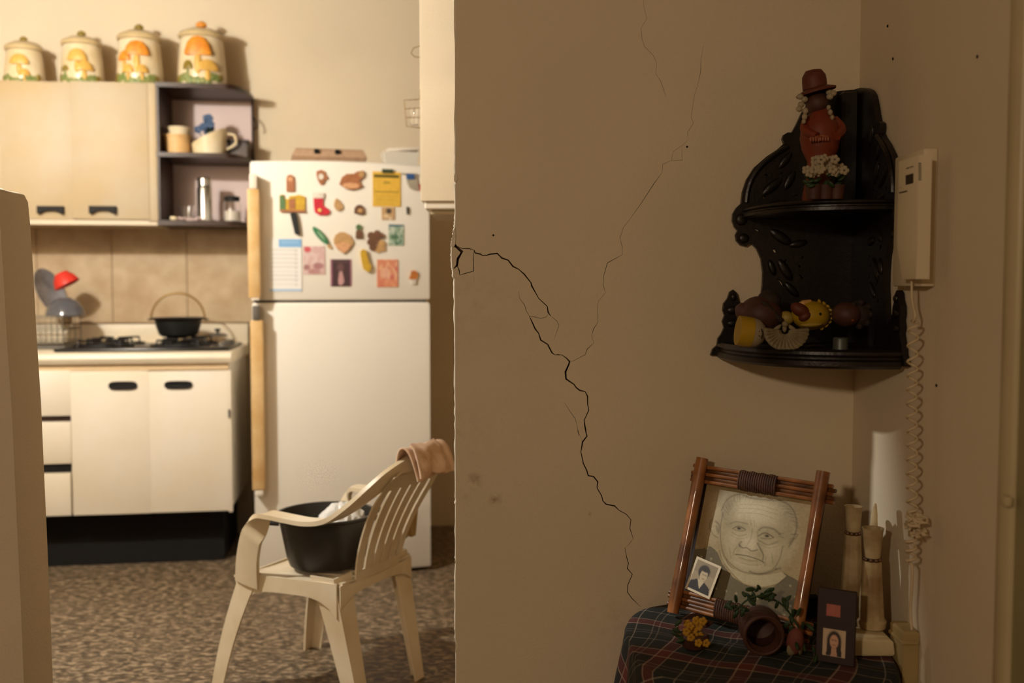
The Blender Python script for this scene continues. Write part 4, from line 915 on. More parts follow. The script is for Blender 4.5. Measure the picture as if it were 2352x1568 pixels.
#==PART5==
# ------------------------------------------------------------------ carved corner shelf in the hall
YS = YW - .003
pw = lambda l, Y=YS: [wp(a, b, Y) for a, b in l]
CX = XR - .003                                      # inner corner of the shelf
left = [(1925, 211), (1895, 218), (1868, 228), (1852, 240), (1838, 262), (1826, 288), (1816, 306), (1806, 306), (1797, 311), (1794, 320), (1798, 331), (1785, 343), (1758, 361), (1730, 386), (1712, 414), (1703, 442), (1700, 468), (1689, 478), (1681, 492), (1680, 508), (1685, 522), (1692, 530), (1687, 540), (1689, 553), (1698, 563), (1710, 566), (1722, 558), (1736, 572), (1746, 595), (1750, 625), (1749, 655), (1744, 690), (1740, 715), (1728, 738), (1710, 730), (1702, 712), (1700, 700), (1694, 690), (1690, 673), (1682, 665), (1674, 670), (1669, 685), (1660, 697), (1658, 712), (1662, 724), (1657, 738), (1661, 752), (1655, 766), (1647, 777), (1645, 792), (1635, 801), (1630, 815)]
pl = pw(left); zbt = pl[-1][1]; ztp = wp(1975, 207, YS)[1]
outl = [(CX - a[0], a[1]) for a in pl]              # distance from the corner, height
outl = [(.0, ztp)] + outl + [(.0, zbt)]
def hole(px, py, l, w, a):
    c = wp(px, py, YS); s_ = .00094
    pts = [(-l, 0), (-l * .3, w), (l * .5, w * .7), (l, 0), (l * .4, -w), (-l * .4, -w * .8)]
    return [(CX - (c[0] + (x * math.cos(a) - y * math.sin(a)) * s_), c[1] + (x * math.sin(a) + y * math.cos(a)) * s_) for x, y in pts]
holes = [hole(1735, 528, 9, 2, -.4), hole(1751, 453, 5, 4, .8), hole(1822, 450, 7, 2, .3), hole(1775, 575, 8, 4, -.6), hole(1839, 592, 4, 3, 1.), hole(1833, 612, 4, 3, -.8), hole(1836, 635, 9, 2, -.9), hole(1790, 648, 13, 3, -.85), hole(1782, 688, 6, 4, -.8), hole(1757, 403, 4, 2, -.5), hole(1800, 600, 6, 2, 1.2), hole(1790, 400, 5, 2, .5)]
sh = thing('corner_display_shelf', 'dark carved wooden corner shelf with pierced side panels', 'corner shelf', W, (CX - .1, YS - .1, zbt))
TH = .012
def side(left_side):
    mb = MB()
    if left_side: mp = lambda a, b, t: V((CX - a, YS - TH + t, b))
    else: mp = lambda a, b, t: V((CX - TH + t, YS - a - (TH + .0005 if a < .02 else 0), b))
    cut_solid(mb, outl, holes, mp, TH); 
    return mb.build('side_panel', M['wood'], sh, smooth=.5)
sA = side(True); sB = side(False)
# raised leaf carving and rim on the panels
def relief(par, left_side):
    k = 0
    for px, py, l, w, a in ((1770, 430, 30, 11, .7), (1810, 415, 26, 10, 1.1), (1785, 470, 26, 9, .1), (1800, 370, 24, 9, .9), (1845, 330, 24, 9, 1.2), (1790, 545, 30, 12, -.6), (1830, 560, 22, 9, .2), (1800, 620, 30, 11, -1.0), (1770, 615, 20, 8, -1.2), (1815, 665, 24, 9, -.8), (1700, 505, 14, 14, 0), (1705, 548, 13, 12, 0), (1682, 682, 8, 9, 0), (1680, 712, 15, 10, 0), (1680, 742, 15, 9, 0)):
        c = wp(px, py, YS); s_ = .00094; d = CX - c[0]; m_ = MB()
        if left_side: m_.ell((CX - d, YS - TH - .0005, c[1]), (l * s_, .005, w * s_), (0, -a, 0), 12, 8)
        else: m_.ell((CX - TH - .0005, YS - d, c[1]), (.005, l * s_, w * s_), (-a, 0, 0), 12, 8)
        m_.build('carved_leaf', M['wood'], par)
relief(sA, True); relief(sB, False)
def rim(left_side, par):
    pts = smooth_path([(CX - a, b, 0) for a, b in pw([(1806, 338), (1772, 360), (1742, 386), (1722, 416), (1713, 446), (1711, 466)])], 4)
    pts = [(p.x, p.y) for p in pts]
    f = (lambda a, b: V((CX - a, YS - TH - .002, b))) if left_side else (lambda a, b: V((CX - TH - .002, YS - a, b)))
    MB().tube([f(a, b) for a, b in pts], .006, 8).build('rim_bead', M['wood'], par)
rim(True, sA); rim(False, sB)
def qshelf(px, py_top, th, name, bow):
    c = wp(px, py_top, YS); r = CX - c[0]; z1 = c[1]; secs = []; n = 24
    def loop(rr, z): return [V((CX - TH - .0006, YS - TH - .0006, z))] + [V((CX - TH - .0006 - (rr - TH) * math.cos(t) ** bow, YS - TH - .0006 - (rr - TH) * math.sin(t) ** bow, z)) for t in [math.pi / 2 * i / n for i in range(n + 1)]]
    for dz, e in ((0, -.006), (.1, -.001), (.25, 0), (.4, -.004), (.5, -.004), (.6, .002), (.85, .002), (1., -.006)): secs.append(loop(r + e, z1 - th * dz))
    MB().loft(secs).build(name, M['wood'], sh, smooth=.5); return z1, r
zS1, rS1 = qshelf(1703, 479, .024, 'upper_shelf', .78)
zS2, rS2 = qshelf(1645, 785, .036, 'lower_shelf', .78)
MB().box(CX - .05, CX - .0135, YS - .05, YS - .0135, zS1 + .001, ztp - .01, .006).build('corner_post', M['wood'], sh)

# ------------------------------------------------------------------ things on the corner shelf
def pe(px, py, Y, rx, ry, rd, rot=0., n=14, k=9, mb=None):
    s_ = Y / F; c = W.P(px, py, Y); m_ = mb or MB(); m_.ell(c, (rx * s_, rd, ry * s_), (0, rot, 0), n, k); return m_
Yd = 2.035
base = W.P(1884, 300, Yd); base.z = zS1 + .0005
o = thing('clay_doll', 'terracotta doll with russet hat and hands folded on the upper shelf', 'figurine', W, base)
sd = Yd / F
def dz(py): return W.P(1884, py, Yd).z - base.z
MB().lathe([(1e-4, 0), (36 * sd, 0), (38 * sd, .01), (28 * sd, dz(400)), (28 * sd, dz(370)), (40 * sd, dz(345)), (45 * sd, dz(318)), (41 * sd, dz(288)), (28 * sd, dz(264)), (17 * sd, dz(250)), (1e-4, dz(248))], base, 30).build('body', M['terra'], o)
pe(1876, 238, Yd, 25, 27, .026).build('head', M['terrad'], o)
hd_ = MB(); c = W.P(1874, 214, Yd); mr = Matrix.Rotation(R(14), 4, 'Y') @ Matrix.Rotation(R(12), 4, 'X')
MB().lathe([(1e-4, 0), (44 * sd, -.004), (45 * sd, .0), (26 * sd, .007), (1e-4, .008)], c + V((0, 0, .004)), 26, Matrix.Rotation(R(-14), 4, 'Y')).build('hat_brim', M['hat'], o)
MB().lathe([(27 * sd, 0), (27 * sd, .016), (26 * sd, .026), (18 * sd, .037), (1e-4, .04)], c + V((-.002, 0, .008)), 24, Matrix.Rotation(R(-6), 4, 'Y')).build('hat_crown', M['hat'], o)
pe(1876, 226, Yd + .008, 31, 22, .024).build('hair', M['hair'], o)
for px, py in ((1838, 222), (1848, 228), (1905, 212), (1914, 214), (1906, 222), (1840, 240), (1836, 250)):
    pe(px, py, Yd - .02, 8, 7, .006, n=8, k=6).build('flower', M['petal'], o)
for px, l in ((1850, [(255, 8), (268, 8), (279, 6)]), (1903, [(247, 6), (258, 7), (270, 6)])):
    m_ = MB(); [pe(px + (4 if px > 1880 else -2) * i, py, Yd - .03, r * .8, r, .006, n=8, k=6, mb=m_) for i, (py, r) in enumerate(l)]; m_.build('braid', M['petal'], o)
m_ = MB(); pe(1872, 316, Yd - .038, 14, 5, .008, -.15, mb=m_); [pe(1862 + 6 * i, 320, Yd - .044, 3, 6, .003, n=8, k=5, mb=m_) for i in range(4)]; m_.build('hand', M['peach'] if 'peach' in M else mat('pale_clay', lin(140, 74, 44), .5), o)
m_ = MB(); pe(1893, 314, Yd - .038, 14, 5, .008, .2, mb=m_); [pe(1884 + 6 * i, 319, Yd - .044, 3, 6, .003, n=8, k=5, mb=m_) for i in range(4)]; m_.build('hand', mat('pale_clay_2', lin(140, 74, 44), .5), o)
for sx in (-1, 1): MB().tube(smooth_path([base + V((sx * 30 * sd, -.004, dz(275))), base + V((sx * 42 * sd, -.02, dz(300))), base + V((sx * 22 * sd, -.042, dz(320)))]), .009, 8).build('sleeve', M['terra'], o)
Yp = 1.965; bp = W.P(1896, 400, Yp); bp.z = zS1 + .0005; sp_ = Yp / F
o = thing('flower_trough', 'brown clay trough of white flowers and green leaves before the doll', 'flower pot', W, bp)
for dx_ in (-26, 0, 26):
    MB().lathe([(1e-4, 0), (15 * sp_, 0), (19 * sp_, 28 * sp_), (20 * sp_, 32 * sp_), (1e-4, 30 * sp_)], bp + V((dx_ * sp_, 0, 0)), 16).build('pot', M['terrad'], o)
for j in range(26):
    a, q = random.uniform(-44, 44), random.uniform(36, 74); pe(1896 + a, 470 - q, Yp + random.uniform(-.018, .018), 10, 5, .008, random.uniform(-.9, .9), 8, 5).build('leaf', M['leaf'], o)
for j in range(26):
    a = random.uniform(-46, 46); q = random.uniform(78, 108) - abs(a) * .2; c = W.P(1896 + a, 470 - q, Yp - random.uniform(0, .03)); f = MB()
    for k in range(5): f.ell(c + V((.0058 * math.cos(k * 1.257), 0, .0052 * math.sin(k * 1.257))), (.0045, .003, .0045), (0, 0, 0), 7, 5)
    f.build('flower', M['petal'], o)
zl = zS2 + .0008
def lb(px, py, Y): p = W.P(px, py, Y); p.z = zl; return p
# brown jug lying, boot like
Yj = 2.05; b = lb(1745, 745, Yj)
o = thing('clay_hen', 'brown clay hen figurine at the end of the lower shelf', 'figurine', W, b)
pe(1748, 722, Yj, 50, 42, .045, .25, 20, 12).build('body', M['terrad'], o); pe(1766, 690, Yj, 27, 24, .028, 0, 16, 10).build('back_tuft', M['hair'], o)
m_ = MB(); pts = [W.P(x, y, Yj) for x, y in ((1735, 722), (1712, 716), (1700, 705), (1696, 700))]; m_.tube(smooth_path(pts, 4), [.03, .028, .026, .024, .022, .02, .018, .016, .014, .012, .01, .009, .008], 12); m_.build('neck', M['terrad'], o)
for i in range(4): pe(1760 + 9 * i, 700 + 10 * i, Yj - .035, 16, 7, .006, .6, 10, 6).build('feather', M['hair'], o)
# yellow and white egg cup lying
Yg = 1.985; c = W.P(1726, 763, Yg); b = lb(1726, 763, Yg)
o = thing('painted_cup', 'yellow and white painted cup lying on its side', 'cup', W, b)
mr = Matrix.Rotation(R(98), 4, 'Y'); se = Yg / F; r0 = max(.02, c.z - zl)
MB().lathe([(1e-4, -32 * se), (r0 * .98, -32 * se), (r0, -14 * se), (r0 * .98, 0)], c, 24, mr).build('yellow_half', M['yellow'], o)
MB().lathe([(r0 * .98, 0.0003), (r0 * .9, 14 * se), (r0 * .6, 27 * se), (r0 * .25, 32 * se), (1e-4, 32 * se)], c, 24, mr).build('white_half', M['petal'], o)
m_ = MB(); [pe(1748 + 7 * math.cos(a), 766 + 7 * math.sin(a), Yg - .026, 6, 1.6, .002, -a, 8, 5, m_) for a in (0, 1.257, 2.513, 3.77, 5.03)]; m_.build('star_mark', M['hair'], o)
# chicken
Yk = 2.03; b = lb(1850, 740, Yk)
o = thing('clay_chick', 'yellow clay chick with brown wings on the lower shelf', 'figurine', W, b)
pe(1862, 724, Yk, 44, 34, .034, .1, 22, 14).build('body', M['yellow'], o)
m_ = MB(); pe(1838, 712, Yk - .022, 25, 15, .016, .5, mb=m_); pe(1848, 726, Yk - .028, 15, 10, .012, -.6, mb=m_); m_.build('wing', M['hat'], o)
MB().tube([W.P(1824, 704, Yk - .01), W.P(1845, 697, Yk - .012), W.P(1862, 692, Yk - .008)], [.002, .007, .004], 8).build('crest', mat('tan_clay', lin(206, 158, 92), .5), o)
pe(1884, 721, Yk - .032, 3.5, 3.5, .003, 0, 8, 6).build('eye', M['black'], o)
for i in range(9): a = -1.2 + i * .28; pe(1866 + 44 * math.cos(a), 724 + 34 * math.sin(a), Yk - .004, 6, 4, .006, -a, 8, 5).build('feather', M['yellow'], o)
pe(1864, 745, Yk - .025, 26, 7, .012, -.05).build('belly_fold', mat('pale_yellow', lin(170, 140, 50), .5), o)
pe(1806, 730, Yk + .005, 18, 16, .016, .3).build('tail', mat('pale_tail', lin(160, 136, 60), .5), o)
# coconut head
Yn = 1.99; b = lb(1955, 740, Yn)
o = thing('clay_face_ornament', 'round dark brown clay head with woolly hair on the lower shelf', 'figurine', W, b)
pe(1944, 722, Yn, 33, 29, .03, 0, 20, 12).build('face', M['terrad'], o); pe(1972, 722, Yn + .012, 30, 33, .03, 0, 18, 12).build('hair', M['hair'], o)
pe(1921, 721, Yn - .006, 6, 5, .006).build('nose', M['terra'], o); pe(1958, 735, Yn - .024, 5, 4, .004).build('ear', M['terra'], o)
for i in range(8): a = i * .8; pe(1975 + 24 * math.cos(a), 722 + 27 * math.sin(a), Yn - .008, 8, 8, .01, 0, 8, 6).build('curl', M['hair'], o)
# fan angel
Ya = 1.935; b = lb(1801, 790, Ya)
o = thing('shell_angel', 'small pale angel ornament with a fanned shell skirt', 'ornament', W, b)
sa = Ya / F; c = W.P(1802, 760, Ya); zb = c.z - zl; m_ = MB(); n = 33
rows = []
for j in range(6):
    rr = .007 + (.034) * j / 5; rows.append([V((c.x + rr * math.sin(a) * 1.06, Ya - .002 - .012 * j / 5 + .0025 * (-1) ** i * j / 5, max(zl + .0005, c.z - rr * math.cos(a) * .92))) for i, a in enumerate(np.linspace(-1.75, 1.75, n))])
vs_ = [p for r in rows for p in r]; m_.add(vs_, [[j * n + i, j * n + i + 1, (j + 1) * n + i + 1, (j + 1) * n + i] for j in range(5) for i in range(n - 1)]); m_.build('skirt', M['shell'], o, solid=.003)
pe(1802, 752, Ya - .004, 5, 11, .005).build('torso', M['shell'], o); pe(1803, 744, Ya - .006, 7, 7, .007).build('head', M['shell'], o)
for sx in (-1, 1): pe(1802 + sx * 20, 756, Ya + .002, 17, 5, .003, sx * .7).build('wing', M['shell'], o)
Yt = 1.93; b = lb(1931, 770, Yt)
o = thing('tin_cap', 'small dull metal cap standing near the shelf edge', 'cap', W, b)
MB().lathe([(1e-4, 0), (18 * Yt / F, 0), (18 * Yt / F, .002), (17 * Yt / F, .004), (17 * Yt / F, .021), (15 * Yt / F, .023), (1e-4, .023)], b, 24).build('shell', M['tin'], o)
p0 = lb(1850, 780, 1.95); p1 = lb(1893, 768, 1.96); o = thing('dark_stick', 'thin dark stick lying on the lower shelf', 'stick', W, p0); up = V((0, 0, .0035)); MB().tube([p0 + up, (p0 + p1) / 2 + up + V((0, 0, .002)), p1 + up], [.003, .0035, .0025], 8).build('stem', M['wood'], o)

# ------------------------------------------------------------------ intercom and its cord on the hall wall
xw = XR - .0005
def hx(px, py, X): return W.X(px, py, X)
base = hx(2100, 500, xw); zi1 = hx(2140, 352, xw - .02).z; zi0 = hx(2140, 650, xw - .02).z
yb0, yb1 = hx(2152, 500, xw).y, hx(2050, 600, xw - .026).y
o = thing('wall_intercom', 'ivory wall intercom handset hanging on its base', 'intercom', W, (xw, (yb0 + yb1) / 2, zi0))
MB().box(xw - .026, xw, yb0, yb1, zi0 - .006, zi1 + .012, .004, 2).build('base_plate', M['phone'], o)
xf0, xf1 = xw - .050, xw - .0265; yh0, yh1 = hx(2107, 500, xf0).y, hx(2062, 400, xf0).y
zt_ = hx(2085, 364, xf0).z; zb_ = hx(2085, 641, xf0).z; zm = hx(2085, 560, xf0).z
prof = [(zt_, .0), (zt_ - .004, -.003), (zm, 0.0), (zb_ + .004, .0), (zb_, .004)]
secs = []
for z, tpr in ((zt_, 0), (zt_ - .05, 0), (zm, 0), (zb_ + .008, .014), (zb_, .016)):
    secs.append([V((xf0 + (.002 if tpr == 0 else .0), yh0, z)), V((xf0, yh0 + .004, z)), V((xf0 + tpr * .3, yh1 - tpr - .004, z)), V((xf0 + .004 + tpr * .3, yh1 - tpr, z)), V((xf1, yh1 - tpr, z)), V((xf1, yh0, z))])
hs = MB().loft(secs).build('handset', M['phone'], o, smooth=.5)
def slot(px0, px1, py0, py1, X, name='speaker_slot'):
    a, b = hx(px0, py1, X), hx(px1, py0, X); y0_, y1_ = sorted((a.y, b.y)); MB().box(X - .0008, X + .001, y0_, y1_, a.z, b.z).build(name, mat('slot_dark', lin(60, 48, 34), .8) if 'slot' not in M else M['slot'], hs)
M['slot'] = mat('slot_dark', lin(60, 48, 34), .8)
slot(2082, 2089, 384, 388, xf0); slot(2091, 2098, 381, 385, xf0)
for i in range(7): slot(2081, 2098, 401 + i * 3.2, 402.6 + i * 3.2, xf0)
for i in range(10):
    py = 374 + i * 4.2; a = W.P(2110, py, yh0); b = W.P(2116, py + 2, yh0); MB().box(a.x, b.x, yh0 - .0008, yh0 + .001, b.z, a.z).build('speaker_slot', M['slot'], hs)
slot(2064, 2072, 430, 432, xf0, 'seam_mark'); slot(2066, 2084, 440, 441.5, xf0, 'seam_mark')
Xc = xf0 + .014
def cp(px, py): return hx(px, py, Xc)
path = smooth_path([cp(2094, 641), cp(2095, 690), cp(2102, 722), cp(2098, 738)], 5)
axis = smooth_path([cp(2098, 738), cp(2096, 830), cp(2094, 920), cp(2095, 1010), cp(2094, 1100), cp(2096, 1180)], 60); n = len(axis); coil = []
turns = 14
for i, p in enumerate(axis):
    t = i / (n - 1); a = 2 * math.pi * turns * t; rr = .0085
    coil.append(p + V((rr * math.sin(a), rr * math.cos(a), 0)))
knot = []
kc = cp(2102, 1206)
for i in range(90):
    t = i / 89; a = t * 2 * math.pi * 4; kn = V((math.cos(a) * math.cos(t * 9), math.sin(a) * .8, math.sin(t * 9 + .6) * .9)) * .017; b_ = t * 2 * math.pi * 22
    knot.append(kc + kn + V((math.cos(b_), math.sin(b_), .6 * math.sin(b_))) * .006)
ax2 = smooth_path([cp(2093, 1232), cp(2092, 1260), cp(2092, 1290)], 30); coil2 = [p + V((math.sin(2 * math.pi * 3 * i / 60) * .0085, math.cos(2 * math.pi * 3 * i / 60) * .0085, 0)) for i, p in enumerate(ax2)]
tail = smooth_path([cp(2096, 1300), cp(2094, 1350), cp(2091, 1400), cp(2094, 1446)], 6)
o = thing('coiled_cord', 'ivory coiled cord knotted below the wall intercom', 'cord', W, cp(2094, 1446))
MB().tube(path + coil, .0023, 6).build('upper_coil', M['cord'], o, smooth=1.5); MB().tube([coil[-1]] + knot + [coil2[0]], .0026, 6).build('knot', M['cord'], o, smooth=1.5); MB().tube(coil2 + tail, .0026, 6).build('lower_coil', M['cord'], o, smooth=1.5)

# ------------------------------------------------------------------ round table under a tartan cloth
TZ = .52; TC = V((.478, 1.935, 0)); TR = .248
o = thing('side_table', 'low round table hidden under a dark tartan cloth', 'table', W, TC)
MB().lathe([(1e-4, TZ - .03), (TR - .01, TZ - .03), (TR - .006, TZ - .012), (TR - .012, TZ - .008), (1e-4, TZ - .008)], TC, 40).build('table_top', M['wood'], o)
for k in range(3): a = k * 2.094 + .5; MB().tube([TC + V((.03 * math.cos(a), .03 * math.sin(a), TZ - .03)), TC + V((.17 * math.cos(a), .17 * math.sin(a), .0))], [.018, .014], 10).build('leg', M['wood'], o)
nr, na = 60, 160; vs_ = []; uv = []
for j in range(nr + 1):
    for i in range(na):
        a = 2 * math.pi * i / na; L = (TR + .42) * j / nr; drop = max(0, L - TR + .012)
        rr = min(L, TR - .012 + .012 * math.sin(min(1, drop / .02) * 1.57)); z = TZ - max(0, drop - .008)
        sq = (abs(math.cos(a)) ** 3 + abs(math.sin(a)) ** 3) ** (-1 / 3); rr *= sq
        if drop > .0: f = min(1, drop / .16); rr += f * (.011 * math.sin(a * 11 + .6) + .007 * math.sin(a * 19 + 1.3)) + .018 * f
        q = TC + V((rr * math.cos(a), rr * math.sin(a), z - .003 + .0015 * math.sin(L * 60 + a * 3)))
        q.x = min(q.x, .7225); q.y = min(q.y, YW - .004)
        vs_.append(q); b_ = a + .45; uv.append((L * math.cos(b_), L * math.sin(b_), 0))
m_ = MB(); m_.add(vs_, [[j * na + i, j * na + (i + 1) % na, (j + 1) * na + (i + 1) % na, (j + 1) * na + i] for j in range(nr) for i in range(na)])
cl = m_.build('tartan_cloth', M['tartan'], None, smooth=1.2, off=TC, recalc=False)
tag(cl, 'dark tartan cloth draped over the low round table', 'tablecloth')
at = cl.data.attributes.new('weave', 'FLOAT_VECTOR', 'POINT'); at.data.foreach_set('vector', [c for p in uv for c in p])
TT = TZ + .0005
# ------------------------------------------------------------------ cane picture frame with the pencil portrait
bl = V((.346, 2.085, TT + .004)); br_ = V((.546, 1.885, TT + .004)); ex = (br_ - bl); FWd = ex.length; ex.normalize()
ey = V((.078, .072, .325)); ey = (ey - ex * ey.dot(ex)); FH = .335; ey.normalize(); ez = ex.cross(ey).normalized()   # ez towards the viewer
FM = Matrix(((ex.x, -ez.x, ey.x, bl.x), (ex.y, -ez.y, ey.y, bl.y), (ex.z, -ez.z, ey.z, bl.z), (0, 0, 0, 1)))
o = bpy.data.objects.new('picture_frame', None); col.objects.link(o); o.matrix_world = FM; OFF[o.name] = V((0, 0, 0)); o.empty_display_size = .05
tag(o, 'cane picture frame with pencil portrait leaning on the table', 'picture frame'); pf = o
MB().tube([(0, -.006, .0 + .335 * t) for t in np.linspace(0, 1, 12)], [.0125 + .0012 * math.sin(t * 9) for t in np.linspace(0, 1, 12)], 14).build('post', M['bamboo'], pf)
MB().tube([(FWd, -.006, +.343 * t) for t in np.linspace(0, 1, 12)], [.0125 + .0012 * math.sin(t * 7 + 1) for t in np.linspace(0, 1, 12)], 14).build('post', M['bamboo'], pf)
for zc, nn in ((.302, 5), (.032, 5)):
    for k in range(nn):
        z = zc + (k - 2) * .0078; MB().tube([(-.024 + random.uniform(-.004, .004), .004 + .003 * (k % 2), z), (FWd + .024 + random.uniform(-.004, .004), .004 + .003 * (k % 2), z)], .0042, 8).build('cross_stick', M['bambood' if k % 2 else 'bamboo'], pf)
    pts = []
    for i in range(150): t = i / 149; a = 2 * math.pi * 17 * t; pts.append((FWd * (.33 + .32 * t), .0045 + .0080 * math.cos(a), zc + .0195 * math.sin(a)))
    MB().tube(pts, .0028, 6).build('cord_wrap', M['wrap'], pf, smooth=1.5)
TLz, TRz, BLz = (320, 250), (1115, 310), (175, 1150)
def pq(x, y):
    a = np.array([[TRz[0] - TLz[0], BLz[0] - TLz[0]], [TRz[1] - TLz[1], BLz[1] - TLz[1]]], float); u, v = np.linalg.solve(a, np.array([x - TLz[0], y - TLz[1]], float)); return (float(u), float(v))
Q = lambda l: [pq(*p) for p in l]
paper = lin(190, 170, 126); pen = lin(84, 68, 42); soft_ = lin(138, 118, 80); lite = lin(212, 198, 160); dress = lin(104, 96, 74)
cv = Canvas(230, 270, paper)
def blob(p, rx, ry, c_, k, soft=.8, rot=0.): u = pq(*p); cv.ell(u[0], u[1], rx, ry, c_, k, soft, rot)
def line(l, w, k, c_=None): cv.stroke([tuple(p)[:2] for p in smooth_path([(a, b, 0) for a, b in Q(l)], 4)] if len(l) > 2 else Q(l), w, c_ or pen, k)
blob((330, 330), .28, .3, lin(140, 112, 68), .6, 1.); blob((270, 700), .16, .3, lin(150, 118, 72), .5, 1.); blob((1030, 760), .22, .35, lin(184, 156, 108), .5, 1.)
blob((400, 560), .085, .2, lite, .75, .5)                       # white hair at the temple
blob((700, 620), .335, .345, lin(214, 200, 160), .95, .10, .10)  # face
blob((660, 445), .25, .10, lin(236, 224, 190), .8, .9); blob((590, 690), .09, .06, lin(226, 212, 176), .6, .9); blob((800, 740), .09, .08, lin(222, 208, 170), .6, .9); blob((640, 690), .045, .09, lin(228, 214, 180), .6, .9); blob((640, 875), .12, .035, lin(226, 212, 176), .6, .9)
for p, rx, ry, k in (((455, 640), .06, .26, .38), ((905, 620), .07, .28, .40), ((880, 460), .09, .16, .38), ((480, 430), .07, .12, .34), ((555, 592), .085, .045, .42), ((755, 618), .10, .055, .5), ((600, 560), .04, .05, .2), ((560, 725), .03, .05, .35), ((715, 740), .035, .07, .42), ((640, 770), .08, .02, .3), ((640, 832), .10, .022, .36), ((505, 800), .06, .09, .28), ((800, 830), .09, .08, .34), ((700, 905), .2, .03, .4), ((690, 355), .27, .03, .42), ((590, 335), .12, .025, .45)):
    blob(p, rx, ry, soft_, k, .9)
# hair wisps and outline
for i in range(70):
    a = -2.95 + i / 69 * 2.75; r1_ = random.uniform(.86, .98); r2_ = random.uniform(1.03, 1.16); cx_, cy_ = 700, 600
    line([(cx_ + 270 * r1_ * math.cos(a), cy_ + 268 * r1_ * math.sin(a)), (cx_ + 272 * r2_ * math.cos(a + .12), cy_ + 262 * r2_ * math.sin(a + .12))], .0028, random.uniform(.12, .42))
line([(430, 480), (470, 395), (560, 345), (640, 368), (760, 370), (860, 368), (925, 410), (955, 480), (957, 560), (935, 630)], .007, .5)
line([(440, 500), (424, 600), (430, 740), (468, 838), (560, 905), (640, 917), (720, 907), (800, 862), (845, 780), (866, 690)], .0048, .5)
for l, w, k in (([(355, 560), (340, 610), (365, 670), (405, 692)], .006, .45), ([(385, 572), (414, 600), (408, 655)], .008, .5), ([(395, 610), (400, 640)], .01, .4), ([(925, 600), (965, 596), (935, 640), (905, 690)], .007, .45), ([(930, 630), (915, 660)], .012, .4),
                ([(492, 578), (540, 556), (620, 562)], .007, .38), ([(700, 598), (730, 574), (800, 576), (846, 610)], .009, .5), ([(512, 612), (555, 588), (606, 606)], .0045, .7), ([(525, 616), (565, 622), (602, 611)], .0035, .5), ([(698, 640), (745, 612), (802, 636)], .005, .75), ([(712, 652), (760, 654), (802, 640)], .004, .55),
                ([(510, 640), (560, 658), (612, 640)], .006, .35), ([(505, 660), (560, 680), (615, 660)], .005, .22), ([(700, 672), (765, 695), (832, 664)], .007, .4), ([(705, 695), (770, 718), (840, 690)], .005, .25), ([(838, 610), (870, 600)], .004, .35), ([(840, 625), (872, 628)], .004, .35), ([(480, 590), (462, 585)], .004, .3),
                ([(655, 590), (648, 650), (628, 700), (612, 728)], .005, .3), ([(690, 610), (694, 660), (700, 700)], .005, .3), ([(562, 722), (585, 742), (618, 738), (650, 756), (692, 742)], .0055, .65), ([(578, 698), (560, 720), (566, 738)], .006, .5), ([(690, 695), (712, 730), (733, 775), (728, 808)], .007, .6), ([(548, 738), (526, 770), (520, 805)], .005, .38), ([(535, 797), (600, 795), (660, 802), (715, 815), (738, 828)], .0045, .8), ([(560, 815), (630, 826), (690, 822)], .005, .3), ([(580, 850), (640, 858), (695, 850)], .006, .28),
                ([(560, 425), (690, 414), (830, 440)], .003, .28), ([(555, 455), (690, 444), (835, 470)], .003, .25), ([(550, 490), (690, 478), (820, 505)], .003, .25), ([(640, 530), (645, 570)], .004, .3), ([(668, 530), (668, 575)], .004, .3), ([(750, 790), (745, 850)], .005, .3), ([(790, 760), (800, 820)], .005, .25), ([(490, 760), (505, 830)], .005, .25),
                ([(640, 905), (700, 914), (780, 890), (822, 858)], .008, .5), ([(470, 845), (500, 890), (580, 930)], .006, .4), ([(820, 860), (850, 850)], .008, .5)):
    line(l, w, k)
for p in ((558, 603), (757, 633)): blob(p, .017, .010, lin(58, 46, 28), .95, .5)
cv.poly(Q([(225, 805), (290, 790), (350, 762), (400, 795), (440, 880), (520, 965), (600, 1005), (700, 1012), (800, 990), (890, 900), (860, 872), (940, 905), (1015, 940), (985, 1250), (560, 1220), (140, 1180)]), dress, .85)
cv.poly(Q([(420, 780), (450, 840), (500, 895), (600, 930), (700, 925), (780, 905), (860, 872), (890, 898), (830, 960), (720, 1002), (590, 995), (500, 930), (440, 860)]), lin(204, 190, 150), .95)
line([(420, 785), (460, 880), (590, 998), (720, 1004), (830, 962), (890, 900)], .004, .55)
for i in range(64):
    x, y = 250 + (i % 11) * 74 + (i // 11) % 2 * 34, 800 + (i // 11) * 70
    if y > 1015 or x < 400 or x > 880: blob((x, y + (x - 600) * .06), .010, .008, lin(186, 172, 134), .85, .6)
for i in range(500):   # pencil hatching
    x, y = random.uniform(300, 1050), random.uniform(280, 1180); u = pq(x, y); L_ = random.uniform(.01, .03)
    if 0 < u[0] < 1 and 0 < u[1] < 1 and i < 160: cv.stroke([u, (u[0] + L_, u[1] - L_ * .7)], .0025, pen, .14)
cv.noise(70, .12); cv.noise(160, .14); cv.a *= .86
card_mesh(cv, FWd - .018, .252, .002, 'portrait_print', M['drawing'], pf, (.009, 0, .043), .0185)
MB().box(.0, FWd, .0188, .024, .012, .318).build('backing_board', M['card'], pf)
